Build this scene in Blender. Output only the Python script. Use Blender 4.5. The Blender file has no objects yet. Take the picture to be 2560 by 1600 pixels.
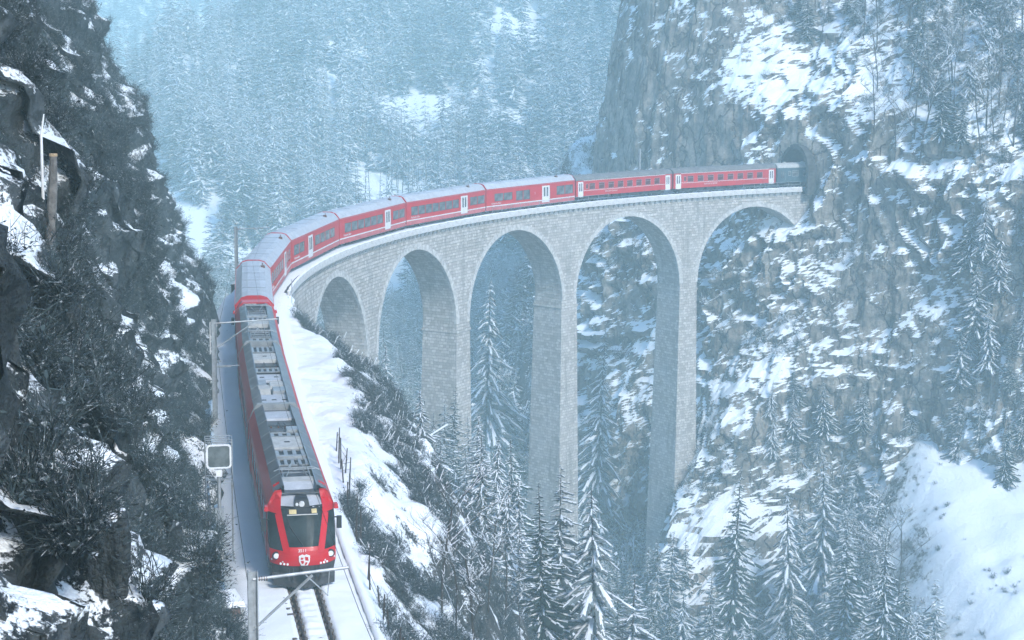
import bpy, math, random
import numpy as np
from mathutils import Vector, Matrix
from mathutils.bvhtree import BVHTree
R = math.radians
scene = bpy.context.scene
COL = scene.collection

# ------------------------------------------------------------------ camera
CAM = Vector((0, 0, 20.43))
cam_data = bpy.data.cameras.new('camera')
cam = bpy.data.objects.new('camera', cam_data); COL.objects.link(cam)
cam_data.sensor_width = 36; cam_data.lens = 58.15
cam_data.clip_start = 0.5; cam_data.clip_end = 6000
cam.location = CAM
cam.rotation_mode = 'QUATERNION'
_pitch, _roll = 0.15136, 0.01045
cam.rotation_quaternion = (Matrix.Rotation(R(90) - _pitch, 4, 'X') @ Matrix.Rotation(_roll, 4, 'Z')).to_quaternion()
scene.camera = cam

# ------------------------------------------------------------------ sky, sun, exposure
SUN = Vector((0.36, -0.62, 0.62)).normalized()
world = bpy.data.worlds.new('World'); scene.world = world; world.use_nodes = True
nt = world.node_tree; bg = nt.nodes['Background']
sky = nt.nodes.new('ShaderNodeTexSky'); sky.sky_type = 'NISHITA'; sky.sun_disc = False
sky.sun_elevation = math.asin(SUN.z); sky.sun_rotation = math.atan2(SUN.x, SUN.y)
sky.air_density = 1.0; sky.dust_density = 0.6; sky.ozone_density = 4.5; sky.altitude = 1000
nt.links.new(sky.outputs[0], bg.inputs[0]); bg.inputs[1].default_value = 0.12
sl = bpy.data.lights.new('sun', 'SUN'); sl.energy = 1.5; sl.angle = R(10); sl.color = (1.0, 0.95, 0.89)
sun = bpy.data.objects.new('sun', sl); COL.objects.link(sun)
sun.rotation_euler = SUN.to_track_quat('Z', 'Y').to_euler(); sun.location = (60, -80, 120)
vs = scene.view_settings
vs.view_transform = 'Standard'; vs.look = 'None'; vs.exposure = 1.55; vs.gamma = 1.0; vs.use_curve_mapping = False
scene.render.engine = 'CYCLES'
cy = scene.cycles
cy.use_denoising = True; cy.max_bounces = 5; cy.diffuse_bounces = 2; cy.glossy_bounces = 2
cy.transmission_bounces = 2; cy.volume_bounces = 2; cy.transparent_max_bounces = 8
cy.sample_clamp_indirect = 4.0; cy.use_adaptive_sampling = True; cy.adaptive_threshold = 0.03

# ------------------------------------------------------------------ noise
def _hash(ix, iy, iz, seed):
    h = (ix.astype(np.int64) * 374761393 + iy.astype(np.int64) * 668265263 + iz.astype(np.int64) * 2147483647 + seed * 974711) & 0xffffffff
    h = ((h ^ (h >> 13)) * 1274126177) & 0xffffffff
    h = ((h ^ (h >> 16)) * 2246822519) & 0xffffffff
    return ((h ^ (h >> 15)) & 0xffffff) / float(0xffffff)
def vnoise(x, y, z, seed=0):
    x, y, z = np.broadcast_arrays(np.asarray(x, float), np.asarray(y, float), np.asarray(z, float))
    ix, iy, iz = np.floor(x), np.floor(y), np.floor(z)
    fx, fy, fz = x - ix, y - iy, z - iz
    fx, fy, fz = [f * f * f * (f * (f * 6 - 15) + 10) for f in (fx, fy, fz)]
    def c(a, b, d): return _hash(ix + a, iy + b, iz + d, seed)
    x00 = c(0,0,0) * (1-fx) + c(1,0,0) * fx; x10 = c(0,1,0) * (1-fx) + c(1,1,0) * fx
    x01 = c(0,0,1) * (1-fx) + c(1,0,1) * fx; x11 = c(0,1,1) * (1-fx) + c(1,1,1) * fx
    return ((x00 * (1-fy) + x10 * fy) * (1-fz) + (x01 * (1-fy) + x11 * fy) * fz) * 2 - 1
def fbm(x, y, z, octv=5, seed=0, gain=0.5, lac=2.03):
    a, t, s = 1.0, 0.0, 0.0
    for i in range(octv):
        t = t + a * vnoise(x, y, z, seed + i * 17); s += a
        a *= gain; x, y, z = x * lac + 3.1, y * lac + 1.7, z * lac + 5.3
    return t / s * 1.6
def ridged(x, y, z, octv=5, seed=0):
    a, t, s = 1.0, 0.0, 0.0
    for i in range(octv):
        t = t + a * (1 - np.abs(vnoise(x, y, z, seed + i * 13)) * 2); s += a
        a *= 0.5; x, y, z = x * 2.03 + 3.1, y * 2.03 + 1.7, z * 2.03 + 5.3
    return t / s
def sstep(a, b, x):
    t = np.clip((np.asarray(x, float) - a) / (b - a), 0, 1); return t * t * (3 - 2 * t)

# ------------------------------------------------------------------ the railway line in plan
GRADE = 0.0191
_ds = 0.25
_S = np.arange(-60, 240, _ds)
_K = 0.00082 + (1 / 102.76 - 0.00082) * np.clip((_S + _ds / 2 - 60.76) / 12, 0, 1)
_H = np.concatenate([[0], np.cumsum(_K * _ds)]); _i0 = int(60 / _ds); _H = _H - _H[_i0] - 0.21266
_hm = (_H[1:] + _H[:-1]) / 2
_X = np.concatenate([[0], np.cumsum(np.sin(_hm) * _ds)]); _Y = np.concatenate([[0], np.cumsum(np.cos(_hm) * _ds)])
_X = _X - _X[_i0] - 8.07486; _Y = _Y - _Y[_i0] + 62.93413
_SS = -60 + _ds * np.arange(len(_X))
def tp(s, off, z):
    x, y, h = np.interp(s, _SS, _X), np.interp(s, _SS, _Y), np.interp(s, _SS, _H)
    return np.stack([x + np.cos(h) * off, y - np.sin(h) * off, z + GRADE * np.asarray(s, float) + 0 * x], -1)
def head(s): return float(np.interp(s, _SS, _H))
def rotz(s): return math.pi / 2 - head(s)          # local X runs along increasing s, local -Y is the inner (right) side
def nearest_s(x, y):
    shp = x.shape; x = x.ravel(); y = y.ravel()
    sx, sy, ss = _X[::8], _Y[::8], _SS[::8]
    bi = np.zeros(len(x), int)
    for i in range(0, len(x), 20000):
        d = (x[i:i+20000, None] - sx[None]) ** 2 + (y[i:i+20000, None] - sy[None]) ** 2
        bi[i:i+20000] = d.argmin(1)
    s = ss[bi]; h = np.interp(s, _SS, _H)
    dx, dy = x - sx[bi], y - sy[bi]
    s2 = s + dx * np.sin(h) + dy * np.cos(h); off = dx * np.cos(h) - dy * np.sin(h)
    return s2.reshape(shp), off.reshape(shp)

# ------------------------------------------------------------------ materials
def new_mat(name):
    m = bpy.data.materials.new(name); m.use_nodes = True
    n = m.node_tree.nodes; b = n['Principled BSDF']
    return m, m.node_tree, n, b
def nd(nt, typ, **kw):
    n = nt.nodes.new(typ)
    for k, v in kw.items(): setattr(n, k, v)
    return n
def mth(nt, op, a, b=None, clamp=False):
    n = nt.nodes.new('ShaderNodeMath'); n.operation = op; n.use_clamp = clamp
    for i, v in enumerate((a, b)):
        if v is None: continue
        if isinstance(v, (int, float)): n.inputs[i].default_value = v
        else: nt.links.new(v, n.inputs[i])
    return n.outputs[0]
def mixc(nt, f, a, b):
    n = nt.nodes.new('ShaderNodeMix'); n.data_type = 'RGBA'
    for sock, v in ((n.inputs[0], f), (n.inputs[6], a), (n.inputs[7], b)):
        if isinstance(v, (int, float)): sock.default_value = v
        elif isinstance(v, tuple): sock.default_value = (*v[:3], 1)
        else: nt.links.new(v, sock)
    return n.outputs[2]
def noise(nt, vec, scale, detail=4, rough=0.55):
    n = nt.nodes.new('ShaderNodeTexNoise'); n.inputs['Scale'].default_value = scale
    n.inputs['Detail'].default_value = detail; n.inputs['Roughness'].default_value = rough
    if vec is not None: nt.links.new(vec, n.inputs['Vector'])
    return n.outputs[0]
def coords(nt, which='Object', scale=None):
    t = nt.nodes.new('ShaderNodeTexCoord').outputs[which]
    if scale:
        mp = nt.nodes.new('ShaderNodeMapping'); mp.inputs['Scale'].default_value = scale
        nt.links.new(t, mp.inputs[0]); t = mp.outputs[0]
    return t
def ramp(nt, f, lo, hi):
    n = nt.nodes.new('ShaderNodeMapRange'); n.interpolation_type = 'SMOOTHSTEP'
    n.inputs[1].default_value = lo; n.inputs[2].default_value = hi; nt.links.new(f, n.inputs[0])
    return n.outputs[0]
def bump(nt, h, b, strength=0.5, dist=0.05):
    n = nt.nodes.new('ShaderNodeBump'); n.inputs['Strength'].default_value = strength; n.inputs['Distance'].default_value = dist
    nt.links.new(h, n.inputs['Height']); nt.links.new(n.outputs[0], b.inputs['Normal'])

def pmat(name, c, rough=0.5, metal=0.0, var=0.18, scale=3.0, bmp=0.0, coat=0.0, dirt=None):
    m, nt, n, b = new_mat(name)
    co = coords(nt)
    f = noise(nt, co, scale, 5, 0.6)
    dark = tuple(x * (1 - var) for x in c); light = tuple(min(1, x * (1 + var)) for x in c)
    out = mixc(nt, ramp(nt, f, 0.3, 0.7), dark, light)
    if dirt:
        g = noise(nt, coords(nt, 'Object', (0.7, 0.7, 2.2)), scale * 1.7, 6, 0.7)
        out = mixc(nt, mth(nt, 'MULTIPLY', ramp(nt, g, 0.5, 0.75), dirt[1]), out, dirt[0])
    nt.links.new(out, b.inputs['Base Color'])
    b.inputs['Roughness'].default_value = rough; b.inputs['Metallic'].default_value = metal
    b.inputs['Coat Weight'].default_value = coat; b.inputs['Specular IOR Level'].default_value = 0.3
    if bmp: bump(nt, noise(nt, co, scale * 6, 4), b, bmp, 0.03)
    return m

def rock_snow(name, rock_a, rock_b, lo, hi, streak=0.5, brush=None, nscale=0.5, namp=0.5, tint=(0.80, 0.84, 0.88), famp=0.35, crack=0.0, bigs=0.16, biga=0.5, gully=0.0):
    """bare rock that carries snow wherever the surface is flat enough to hold it"""
    m, nt, n, b = new_mat(name)
    co = coords(nt)
    geo = nt.nodes.new('ShaderNodeNewGeometry')
    sep = nt.nodes.new('ShaderNodeSeparateXYZ'); nt.links.new(geo.outputs['Normal'], sep.inputs[0])
    big = noise(nt, co, bigs, 5, 0.6); fine = noise(nt, co, nscale, 6, 0.62); vf = noise(nt, co, nscale * 5, 4, 0.6)
    st = noise(nt, coords(nt, 'Object', (1.0, 1.0, 0.07)), 0.9, 6, 0.62)
    rock = mixc(nt, ramp(nt, fine, 0.35, 0.65), rock_a, rock_b)
    rock = mixc(nt, mth(nt, 'MULTIPLY', ramp(nt, st, 0.52, 0.66), streak), rock, tuple(x * 0.32 for x in rock_a))
    if crack:
        wv = nt.nodes.new('ShaderNodeTexVoronoi'); wv.feature = 'DISTANCE_TO_EDGE'; wv.inputs['Scale'].default_value = 0.32
        wa = nt.nodes.new('ShaderNodeVectorMath'); wa.operation = 'MULTIPLY_ADD'; wn = nt.nodes.new('ShaderNodeTexNoise'); wn.inputs['Scale'].default_value = 0.5; wn.inputs['Detail'].default_value = 5
        nt.links.new(co, wn.inputs['Vector']); nt.links.new(wn.outputs[1], wa.inputs[0]); wa.inputs[1].default_value = (3, 3, 3); nt.links.new(coords(nt, 'Object', (1.0, 1.0, 0.35)), wa.inputs[2])
        nt.links.new(wa.outputs[0], wv.inputs['Vector'])
        ck = mth(nt, 'SUBTRACT', 1.0, ramp(nt, wv.outputs[0], 0.0, 0.07))
        rock = mixc(nt, mth(nt, 'MULTIPLY', ck, crack), rock, tuple(x * 0.25 for x in rock_a))
    if brush:
        rock = mixc(nt, mth(nt, 'MULTIPLY', ramp(nt, vf, 0.42, 0.6), brush[1]), rock, brush[0])
    h = mth(nt, 'ADD', sep.outputs[2], mth(nt, 'MULTIPLY', mth(nt, 'SUBTRACT', fine, 0.5), namp))
    h = mth(nt, 'ADD', h, mth(nt, 'MULTIPLY', mth(nt, 'SUBTRACT', vf, 0.5), namp * 0.7))
    h = mth(nt, 'ADD', h, mth(nt, 'MULTIPLY', mth(nt, 'SUBTRACT', big, 0.5), biga))
    xf = noise(nt, co, nscale * 20, 5, 0.72)
    h = mth(nt, 'ADD', h, mth(nt, 'MULTIPLY', mth(nt, 'SUBTRACT', xf, 0.5), famp))
    vg = noise(nt, coords(nt, 'Object', (1.0, 1.0, 0.22)), 0.45, 5, 0.6)
    h = mth(nt, 'ADD', h, mth(nt, 'MULTIPLY', mth(nt, 'SUBTRACT', vg, 0.5), gully))
    sn = mth(nt, 'MULTIPLY', ramp(nt, h, lo, hi), ramp(nt, sep.outputs[2], 0.10, 0.32))
    snow = mixc(nt, vf, tint, tuple(min(0.9, x * 1.06) for x in tint))
    nt.links.new(mixc(nt, sn, rock, snow), b.inputs['Base Color'])
    b.inputs['Roughness'].default_value = 0.85; b.inputs['Specular IOR Level'].default_value = 0.25
    hh = mth(nt, 'ADD', mth(nt, 'MULTIPLY', vf, 0.5), mth(nt, 'MULTIPLY', st, 0.8))
    hh = mth(nt, 'ADD', hh, mth(nt, 'MULTIPLY', xf, 0.22))
    hh = mth(nt, 'MULTIPLY', hh, mth(nt, 'SUBTRACT', 1.3, sn))
    if crack: hh = mth(nt, 'SUBTRACT', hh, mth(nt, 'MULTIPLY', mth(nt, 'MULTIPLY', ck, mth(nt, 'SUBTRACT', 1.0, sn)), 0.6))
    bump(nt, mth(nt, 'ADD', hh, mth(nt, 'MULTIPLY', sn, 0.35)), b, 0.9, 0.7)
    return m

M = {}
M['cliff'] = rock_snow('cliff_rock', (0.20, 0.18, 0.155), (0.46, 0.41, 0.345), 0.38, 0.48, 0.85, ((0.07, 0.08, 0.078), 0.4), 0.30, 0.7, famp=0.45, crack=0.7, bigs=0.075, biga=1.2, gully=0.9)
M['hill'] = rock_snow('dark_brush_rock', (0.048, 0.064, 0.069), (0.13, 0.15, 0.155), 0.52, 0.66, 0.6, ((0.022, 0.034, 0.036), 0.65), 0.6, 1.3, famp=1.0, crack=0.6, bigs=0.12, biga=0.7, gully=0.3)
M['bank'] = rock_snow('snowy_bank', (0.05, 0.05, 0.045), (0.12, 0.11, 0.095), 0.58, 0.68, 0.3, ((0.03, 0.04, 0.035), 0.6), 0.6, 0.9, (0.82, 0.84, 0.86), famp=0.6)
M['valley'] = rock_snow('valley_floor', (0.06, 0.06, 0.055), (0.16, 0.15, 0.13), 0.42, 0.6, 0.2, ((0.04, 0.05, 0.045), 0.5), 0.35, 0.7)
M['mount'] = rock_snow('forest_floor', (0.05, 0.055, 0.05), (0.13, 0.13, 0.12), 0.3, 0.62, 0.2, ((0.03, 0.045, 0.04), 0.6), 0.06, 0.5)

def snow_mat(name, c, bmp=0.35, scale=2.5):
    m, nt, n, b = new_mat(name)
    co = coords(nt)
    f = noise(nt, co, scale, 6, 0.65); g = noise(nt, co, 0.5, 3)
    nt.links.new(mixc(nt, g, tuple(x * 0.95 for x in c), c), b.inputs['Base Color'])
    b.inputs['Roughness'].default_value = 0.8; b.inputs['Specular IOR Level'].default_value = 0.3
    bump(nt, f, b, bmp, 0.12)
    return m
M['snow'] = snow_mat('snow', (0.84, 0.86, 0.88))
M['twigsnow'] = snow_mat('snow_on_branches', (0.80, 0.83, 0.86), 0.2)

def foliage(name, c, var=0.5, frost=0.0):
    m, nt, n, b = new_mat(name)
    oi = nt.nodes.new('ShaderNodeObjectInfo'); at = nt.nodes.new('ShaderNodeAttribute'); at.attribute_name = 'tint'
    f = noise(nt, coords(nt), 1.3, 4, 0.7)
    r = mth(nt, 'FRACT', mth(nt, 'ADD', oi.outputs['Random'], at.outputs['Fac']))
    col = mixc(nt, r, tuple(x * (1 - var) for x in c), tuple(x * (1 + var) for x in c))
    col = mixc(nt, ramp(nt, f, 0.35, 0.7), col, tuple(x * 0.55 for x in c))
    if frost:
        fz = noise(nt, coords(nt), 4.5, 5, 0.75)
        col = mixc(nt, mth(nt, 'MULTIPLY', ramp(nt, fz, 0.54, 0.66), frost), col, (0.62, 0.66, 0.69))
    nt.links.new(col, b.inputs['Base Color']); b.inputs['Roughness'].default_value = 0.8
    b.inputs['Specular IOR Level'].default_value = 0.15
    return m
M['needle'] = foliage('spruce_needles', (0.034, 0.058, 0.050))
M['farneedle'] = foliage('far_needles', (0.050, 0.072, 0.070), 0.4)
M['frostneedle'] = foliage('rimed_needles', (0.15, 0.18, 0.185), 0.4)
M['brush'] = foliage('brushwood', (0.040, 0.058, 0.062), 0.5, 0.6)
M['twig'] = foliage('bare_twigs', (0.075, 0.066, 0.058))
M['bark'] = pmat('bark', (0.055, 0.045, 0.038), 0.9, 0, 0.4, 6, 0.6)
M['wood'] = pmat('weathered_wood', (0.15, 0.145, 0.135), 0.85, 0, 0.35, 9, 0.5)
M['stake'] = pmat('dark_stakes', (0.045, 0.035, 0.03), 0.9, 0, 0.3, 9)
M['cutwood'] = pmat('cut_wood', (0.38, 0.28, 0.17), 0.8, 0, 0.2, 14)

def masonry(name):
    m, nt, n, b = new_mat(name)
    uv = nt.nodes.new('ShaderNodeUVMap').outputs[0]
    co = coords(nt)
    warp = nt.nodes.new('ShaderNodeVectorMath'); warp.operation = 'MULTIPLY_ADD'
    ntx = nt.nodes.new('ShaderNodeTexNoise'); ntx.inputs['Scale'].default_value = 1.7; nt.links.new(co, ntx.inputs['Vector'])
    nt.links.new(ntx.outputs[1], warp.inputs[0]); warp.inputs[1].default_value = (0.22, 0.16, 0); nt.links.new(uv, warp.inputs[2])
    br = nt.nodes.new('ShaderNodeTexBrick'); nt.links.new(warp.outputs[0], br.inputs['Vector']); br.offset_frequency = 2; br.squash = 0.7; br.squash_frequency = 3
    br.inputs['Scale'].default_value = 1.0; br.inputs['Brick Width'].default_value = 0.62; br.inputs['Row Height'].default_value = 0.36
    br.inputs['Mortar Size'].default_value = 0.035; br.inputs['Mortar Smooth'].default_value = 0.5; br.inputs['Bias'].default_value = -0.1
    br.inputs['Color1'].default_value = (0.37, 0.345, 0.315, 1); br.inputs['Color2'].default_value = (0.63, 0.595, 0.55, 1)
    br.inputs['Mortar'].default_value = (0.27, 0.26, 0.245, 1)
    f = noise(nt, co, 0.22, 6, 0.7); g = noise(nt, co, 3.2, 6, 0.75)
    st = noise(nt, coords(nt, 'UV', (0.8, 0.06, 1)), 1.3, 5, 0.65)
    col = mixc(nt, mth(nt, 'MULTIPLY', ramp(nt, f, 0.42, 0.7), 0.35), br.outputs[0], (0.58, 0.55, 0.52))
    col = mixc(nt, mth(nt, 'MULTIPLY', ramp(nt, st, 0.50, 0.70), 0.6), col, (0.19, 0.185, 0.175))
    col = mixc(nt, mth(nt, 'MULTIPLY', ramp(nt, g, 0.52, 0.72), 0.6), col, (0.17, 0.165, 0.155))
    nt.links.new(col, b.inputs['Base Color']); b.inputs['Roughness'].default_value = 0.92
    b.inputs['Specular IOR Level'].default_value = 0.2
    h = mth(nt, 'SUBTRACT', mth(nt, 'MULTIPLY', g, 0.9), mth(nt, 'MULTIPLY', br.outputs[1], 0.8))
    bump(nt, h, b, 0.9, 0.12)
    return m
M['stone'] = masonry('limestone_masonry')
M['stonepiece'] = pmat('limestone_piece', (0.48, 0.465, 0.44), 0.9, 0, 0.3, 2.2, 0.7, dirt=((0.2, 0.19, 0.18), 0.5))
M['concrete'] = pmat('pale_concrete', (0.56, 0.55, 0.53), 0.85, 0, 0.15, 1.5, 0.3, dirt=((0.25, 0.24, 0.22), 0.45))
M['darkwall'] = pmat('dark_retaining_stone', (0.06, 0.06, 0.058), 0.9, 0, 0.5, 2.0, 0.8)
M['ballast'] = pmat('wet_ballast', (0.05, 0.045, 0.042), 0.9, 0, 0.5, 14, 0.9)
M['rail'] = pmat('rusty_rail', (0.07, 0.05, 0.042), 0.45, 0.7, 0.3, 8)
M['sleeper'] = pmat('dark_sleeper', (0.12, 0.105, 0.09), 0.9, 0, 0.3, 9, 0.4)
M['steel'] = pmat('galvanised_steel', (0.36, 0.38, 0.39), 0.5, 0.45, 0.2, 4, 0.1, dirt=((0.16, 0.15, 0.14), 0.4))
M['darksteel'] = pmat('dark_steel', (0.06, 0.065, 0.07), 0.55, 0.4, 0.3, 5)
M['wire'] = pmat('wire', (0.04, 0.04, 0.042), 0.5, 0.5)
M['ceramic'] = pmat('brown_insulator', (0.12, 0.05, 0.03), 0.3)
M['white'] = pmat('white_enamel', (0.72, 0.73, 0.73), 0.5, 0, 0.1, 3, dirt=((0.4, 0.4, 0.38), 0.3))
M['red'] = pmat('red_paint', (0.50, 0.002, 0.011), 0.42, 0, 0.08, 0.9, 0, 0.04, dirt=((0.34, 0.02, 0.03), 0.3))
M['oldred'] = pmat('older_red_paint', (0.49, 0.003, 0.011), 0.48, 0, 0.12, 0.9, 0, 0.0, dirt=((0.28, 0.035, 0.035), 0.4))
M['skirt'] = pmat('dusty_skirt', (0.50, 0.10, 0.11), 0.55, 0, 0.2, 2, dirt=((0.32, 0.26, 0.25), 0.7))
M['carwhite'] = pmat('white_door', (0.70, 0.69, 0.68), 0.4, 0, 0.08, 2, 0, 0.2)
M['roof'] = pmat('frosted_grey_roof', (0.40, 0.42, 0.45), 0.55, 0.0, 0.12, 1.2, 0.1, dirt=((0.60, 0.62, 0.64), 0.6))
M['oldroof'] = pmat('dull_brown_grey_roof', (0.15, 0.145, 0.145), 0.75, 0, 0.2, 1.5, 0.1, dirt=((0.33, 0.33, 0.34), 0.5))
M['roofdeck'] = pmat('grimy_roof_deck', (0.10, 0.105, 0.11), 0.6, 0.2, 0.35, 2.2, 0.1, dirt=((0.07, 0.07, 0.07), 0.6))
M['fairing'] = pmat('dark_grey_fairing', (0.115, 0.125, 0.14), 0.35, 0.25, 0.2, 1.4, 0, 0.2)
M['silver'] = pmat('silver_roof_box', (0.30, 0.31, 0.31), 0.45, 0.35, 0.18, 2.5, 0.05, dirt=((0.22, 0.22, 0.21), 0.5))
M['pale'] = pmat('pale_roof_panel', (0.42, 0.42, 0.40), 0.6, 0.0, 0.15, 3, 0, dirt=((0.3, 0.3, 0.28), 0.5))
M['black'] = pmat('black_rubber', (0.022, 0.023, 0.025), 0.6, 0, 0.3, 4)
M['under'] = pmat('underframe', (0.045, 0.046, 0.048), 0.7, 0.2, 0.4, 4, 0.3)
M['coachshade'] = pmat('tunnel_shade_blue_green', (0.05, 0.09, 0.11), 0.45, 0, 0.2, 1.2)  # rear coach colour, darkened to stand for the tunnel's shade
M['seat'] = pmat('red_seat_cloth', (0.35, 0.04, 0.05), 0.8)
M['yellow'] = pmat('amber_display', (0.55, 0.45, 0.22), 0.5)
M['lampglass'] = pmat('lamp_glass', (0.75, 0.76, 0.75), 0.15)
def glass(name, c, rough=0.06, spec=0.4):
    m, nt, n, b = new_mat(name)
    f = noise(nt, coords(nt), 1.1, 4)
    nt.links.new(mixc(nt, ramp(nt, f, 0.35, 0.65), tuple(x * 0.5 for x in c), tuple(x * 1.7 for x in c)), b.inputs['Base Color'])
    b.inputs['Roughness'].default_value = rough; b.inputs['Specular IOR Level'].default_value = spec
    return m
M['glass'] = glass('tinted_window', (0.10, 0.11, 0.115), 0.2)
M['brownglass'] = glass('brown_window', (0.10, 0.02, 0.022), 0.2)
M['windshield'] = glass('windscreen', (0.020, 0.028, 0.030), 0.2, 0.015)
M['mirror'] = pmat('back_of_mirror', (0.13, 0.15, 0.15), 0.6, 0.3, 0.3, 3)
M['tunnel'] = pmat('tunnel_lining', (0.06, 0.06, 0.06), 0.95, 0, 0.3, 2, 0.5)
M['teal'] = pmat('teal_sheet_steel', (0.10, 0.19, 0.20), 0.6, 0.2, 0.25, 3)
M['rust'] = pmat('brown_boards', (0.13, 0.08, 0.06), 0.85, 0, 0.35, 6)

# ------------------------------------------------------------------ mesh helpers
def tag(o, label=None, cat=None, group=None, kind=None):
    if label: o['label'] = label
    if cat: o['category'] = cat
    if group: o['group'] = group
    if kind: o['kind'] = kind
    return o
def empty(name, loc=(0, 0, 0), rz=0.0, ry=0.0):
    o = bpy.data.objects.new(name, None); COL.objects.link(o)
    o.empty_display_size = 0.3; o.location = loc; o.rotation_euler = (0, ry, rz); return o
def link(name, me, parent=None, loc=(0, 0, 0), rz=0.0):
    o = bpy.data.objects.new(name, me); COL.objects.link(o)
    o.location = loc; o.rotation_euler = (0, 0, rz)
    if parent: o.parent = parent
    return o
def np_mesh(name, V, F, mats, mi=None, smooth=True, uv=None, tint=None):
    me = bpy.data.meshes.new(name)
    V = np.ascontiguousarray(V, np.float32).reshape(-1, 3); F = np.ascontiguousarray(F, np.int32)
    k = F.shape[1]; nf = len(F)
    me.vertices.add(len(V)); me.vertices.foreach_set('co', V.ravel())
    me.loops.add(nf * k); me.loops.foreach_set('vertex_index', F.ravel())
    me.polygons.add(nf); me.polygons.foreach_set('loop_start', np.arange(0, nf * k, k, dtype=np.int32))
    if mi is not None: me.polygons.foreach_set('material_index', np.ascontiguousarray(mi, np.int32))
    me.polygons.foreach_set('use_smooth', np.full(nf, smooth))
    for m in (mats if isinstance(mats, (list, tuple)) else [mats]): me.materials.append(M[m])
    me.update(calc_edges=True)
    if uv is not None:
        l = me.uv_layers.new(name='UVMap'); l.data.foreach_set('uv', np.ascontiguousarray(uv[F.ravel()], np.float32).ravel())
    if tint is not None:
        a = me.attributes.new('tint', 'FLOAT', 'POINT'); a.data.foreach_set('value', np.ascontiguousarray(tint, np.float32))
    me.validate(); return me
def grid_faces(nu, nv, flip=False):
    i = np.arange((nu - 1) * (nv - 1)); a = (i // (nv - 1)) * nv + i % (nv - 1)
    F = np.stack([a, a + 1, a + nv + 1, a + nv], 1)
    return F[:, ::-1] if flip else F
class MB:
    """collects boxes, bars, tubes and polygons, then links them as one mesh object"""
    def __init__(s): s.v, s.f, s.m, s.uv = [], [], [], {}
    def poly(s, pts, m=0):
        b = len(s.v); s.v += [tuple(p) for p in pts]; s.f.append(tuple(range(b, b + len(pts)))); s.m.append(m)
    def faces(s, pts, fs, m=0):
        b = len(s.v); s.v += [tuple(p) for p in pts]
        for f in fs: s.f.append(tuple(b + i for i in f)); s.m.append(m)
    def box(s, x0, x1, y0, y1, z0, z1, m=0):
        p = [(x0,y0,z0),(x1,y0,z0),(x1,y1,z0),(x0,y1,z0),(x0,y0,z1),(x1,y0,z1),(x1,y1,z1),(x0,y1,z1)]
        s.faces(p, [(0,3,2,1),(4,5,6,7),(0,1,5,4),(1,2,6,5),(2,3,7,6),(3,0,4,7)], m)
    def frustum(s, x0, x1, y0, y1, z0, z1, ins, m=0):
        p = [(x0,y0,z0),(x1,y0,z0),(x1,y1,z0),(x0,y1,z0),(x0+ins,y0+ins,z1),(x1-ins,y0+ins,z1),(x1-ins,y1-ins,z1),(x0+ins,y1-ins,z1)]
        s.faces(p, [(0,3,2,1),(4,5,6,7),(0,1,5,4),(1,2,6,5),(2,3,7,6),(3,0,4,7)], m)
    def tube(s, a, b, r0, r1=None, n=6, m=0):
        r1 = r0 if r1 is None else r1
        a, b = Vector(a), Vector(b); d = (b - a).normalized()
        u = d.cross(Vector((0, 0, 1)) if abs(d.z) < 0.9 else Vector((1, 0, 0))).normalized(); w = d.cross(u)
        p = []
        for q, r in ((a, r0), (b, r1)):
            for i in range(n):
                t = 2 * math.pi * i / n; p.append(q + u * (r * math.cos(t)) + w * (r * math.sin(t)))
        fs = [(i, (i + 1) % n, n + (i + 1) % n, n + i) for i in range(n)] + [tuple(range(n - 1, -1, -1)), tuple(range(n, 2 * n))]
        s.faces(p, fs, m)
    def prism(s, pts2, x0, x1, m=0, axis='x'):
        n = len(pts2)
        mk = (lambda x, p: (x, p[0], p[1])) if axis == 'x' else (lambda x, p: (p[0], x, p[1])) if axis == 'y' else (lambda x, p: (p[0], p[1], x))
        p = [mk(x0, q) for q in pts2] + [mk(x1, q) for q in pts2]
        s.faces(p, [(i, (i + 1) % n, n + (i + 1) % n, n + i) for i in range(n)] + [tuple(range(n - 1, -1, -1)), tuple(range(n, 2 * n))], m)
    def mesh(s, name, mats, smooth=False):
        me = bpy.data.meshes.new(name); me.from_pydata(s.v, [], s.f)
        for m in (mats if isinstance(mats, (list, tuple)) else [mats]): me.materials.append(M[m])
        me.polygons.foreach_set('material_index', s.m)
        if smooth: me.polygons.foreach_set('use_smooth', [True] * len(s.f))
        me.update()
        import bmesh
        bm = bmesh.new(); bm.from_mesh(me); bmesh.ops.recalc_face_normals(bm, faces=bm.faces); bm.to_mesh(me); bm.free()
        return me
    def build(s, name, mats, parent=None, loc=(0, 0, 0), rz=0.0, smooth=False):
        return link(name, s.mesh(name, mats, smooth), parent, loc, rz)
def raycast(bvh, px, py):
    """world point where the photo's pixel (2560 wide) looks at a surface"""
    d = Vector(((px - 1280) / 4135.3, -(py - 800) / 4135.3, -1.0))
    d = cam.rotation_quaternion @ d; d.normalize()
    h = bvh.ray_cast(CAM, d)
    return h[0]

# ================================================================== terrain
def surface(name, P, mat, label, cat, flip=False, mask=None, kind='structure', smooth=True):
    nu, nv = P.shape[:2]; F = grid_faces(nu, nv, flip)
    if mask is not None: F = F[mask.ravel()]
    o = link(name, np_mesh(name, P, F, mat, smooth=smooth))
    tag(o, label, cat, None, kind); return o, BVHTree.FromPolygons(P.reshape(-1, 3).tolist(), F.tolist())
def calc_normals(P):
    du = np.gradient(P, axis=0); dv = np.gradient(P, axis=1)
    n = np.cross(du, dv); return n / np.maximum(np.linalg.norm(n, axis=-1, keepdims=True), 1e-9)

TUN_S = 203.0
T = tp(TUN_S, 0, 0)
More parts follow.
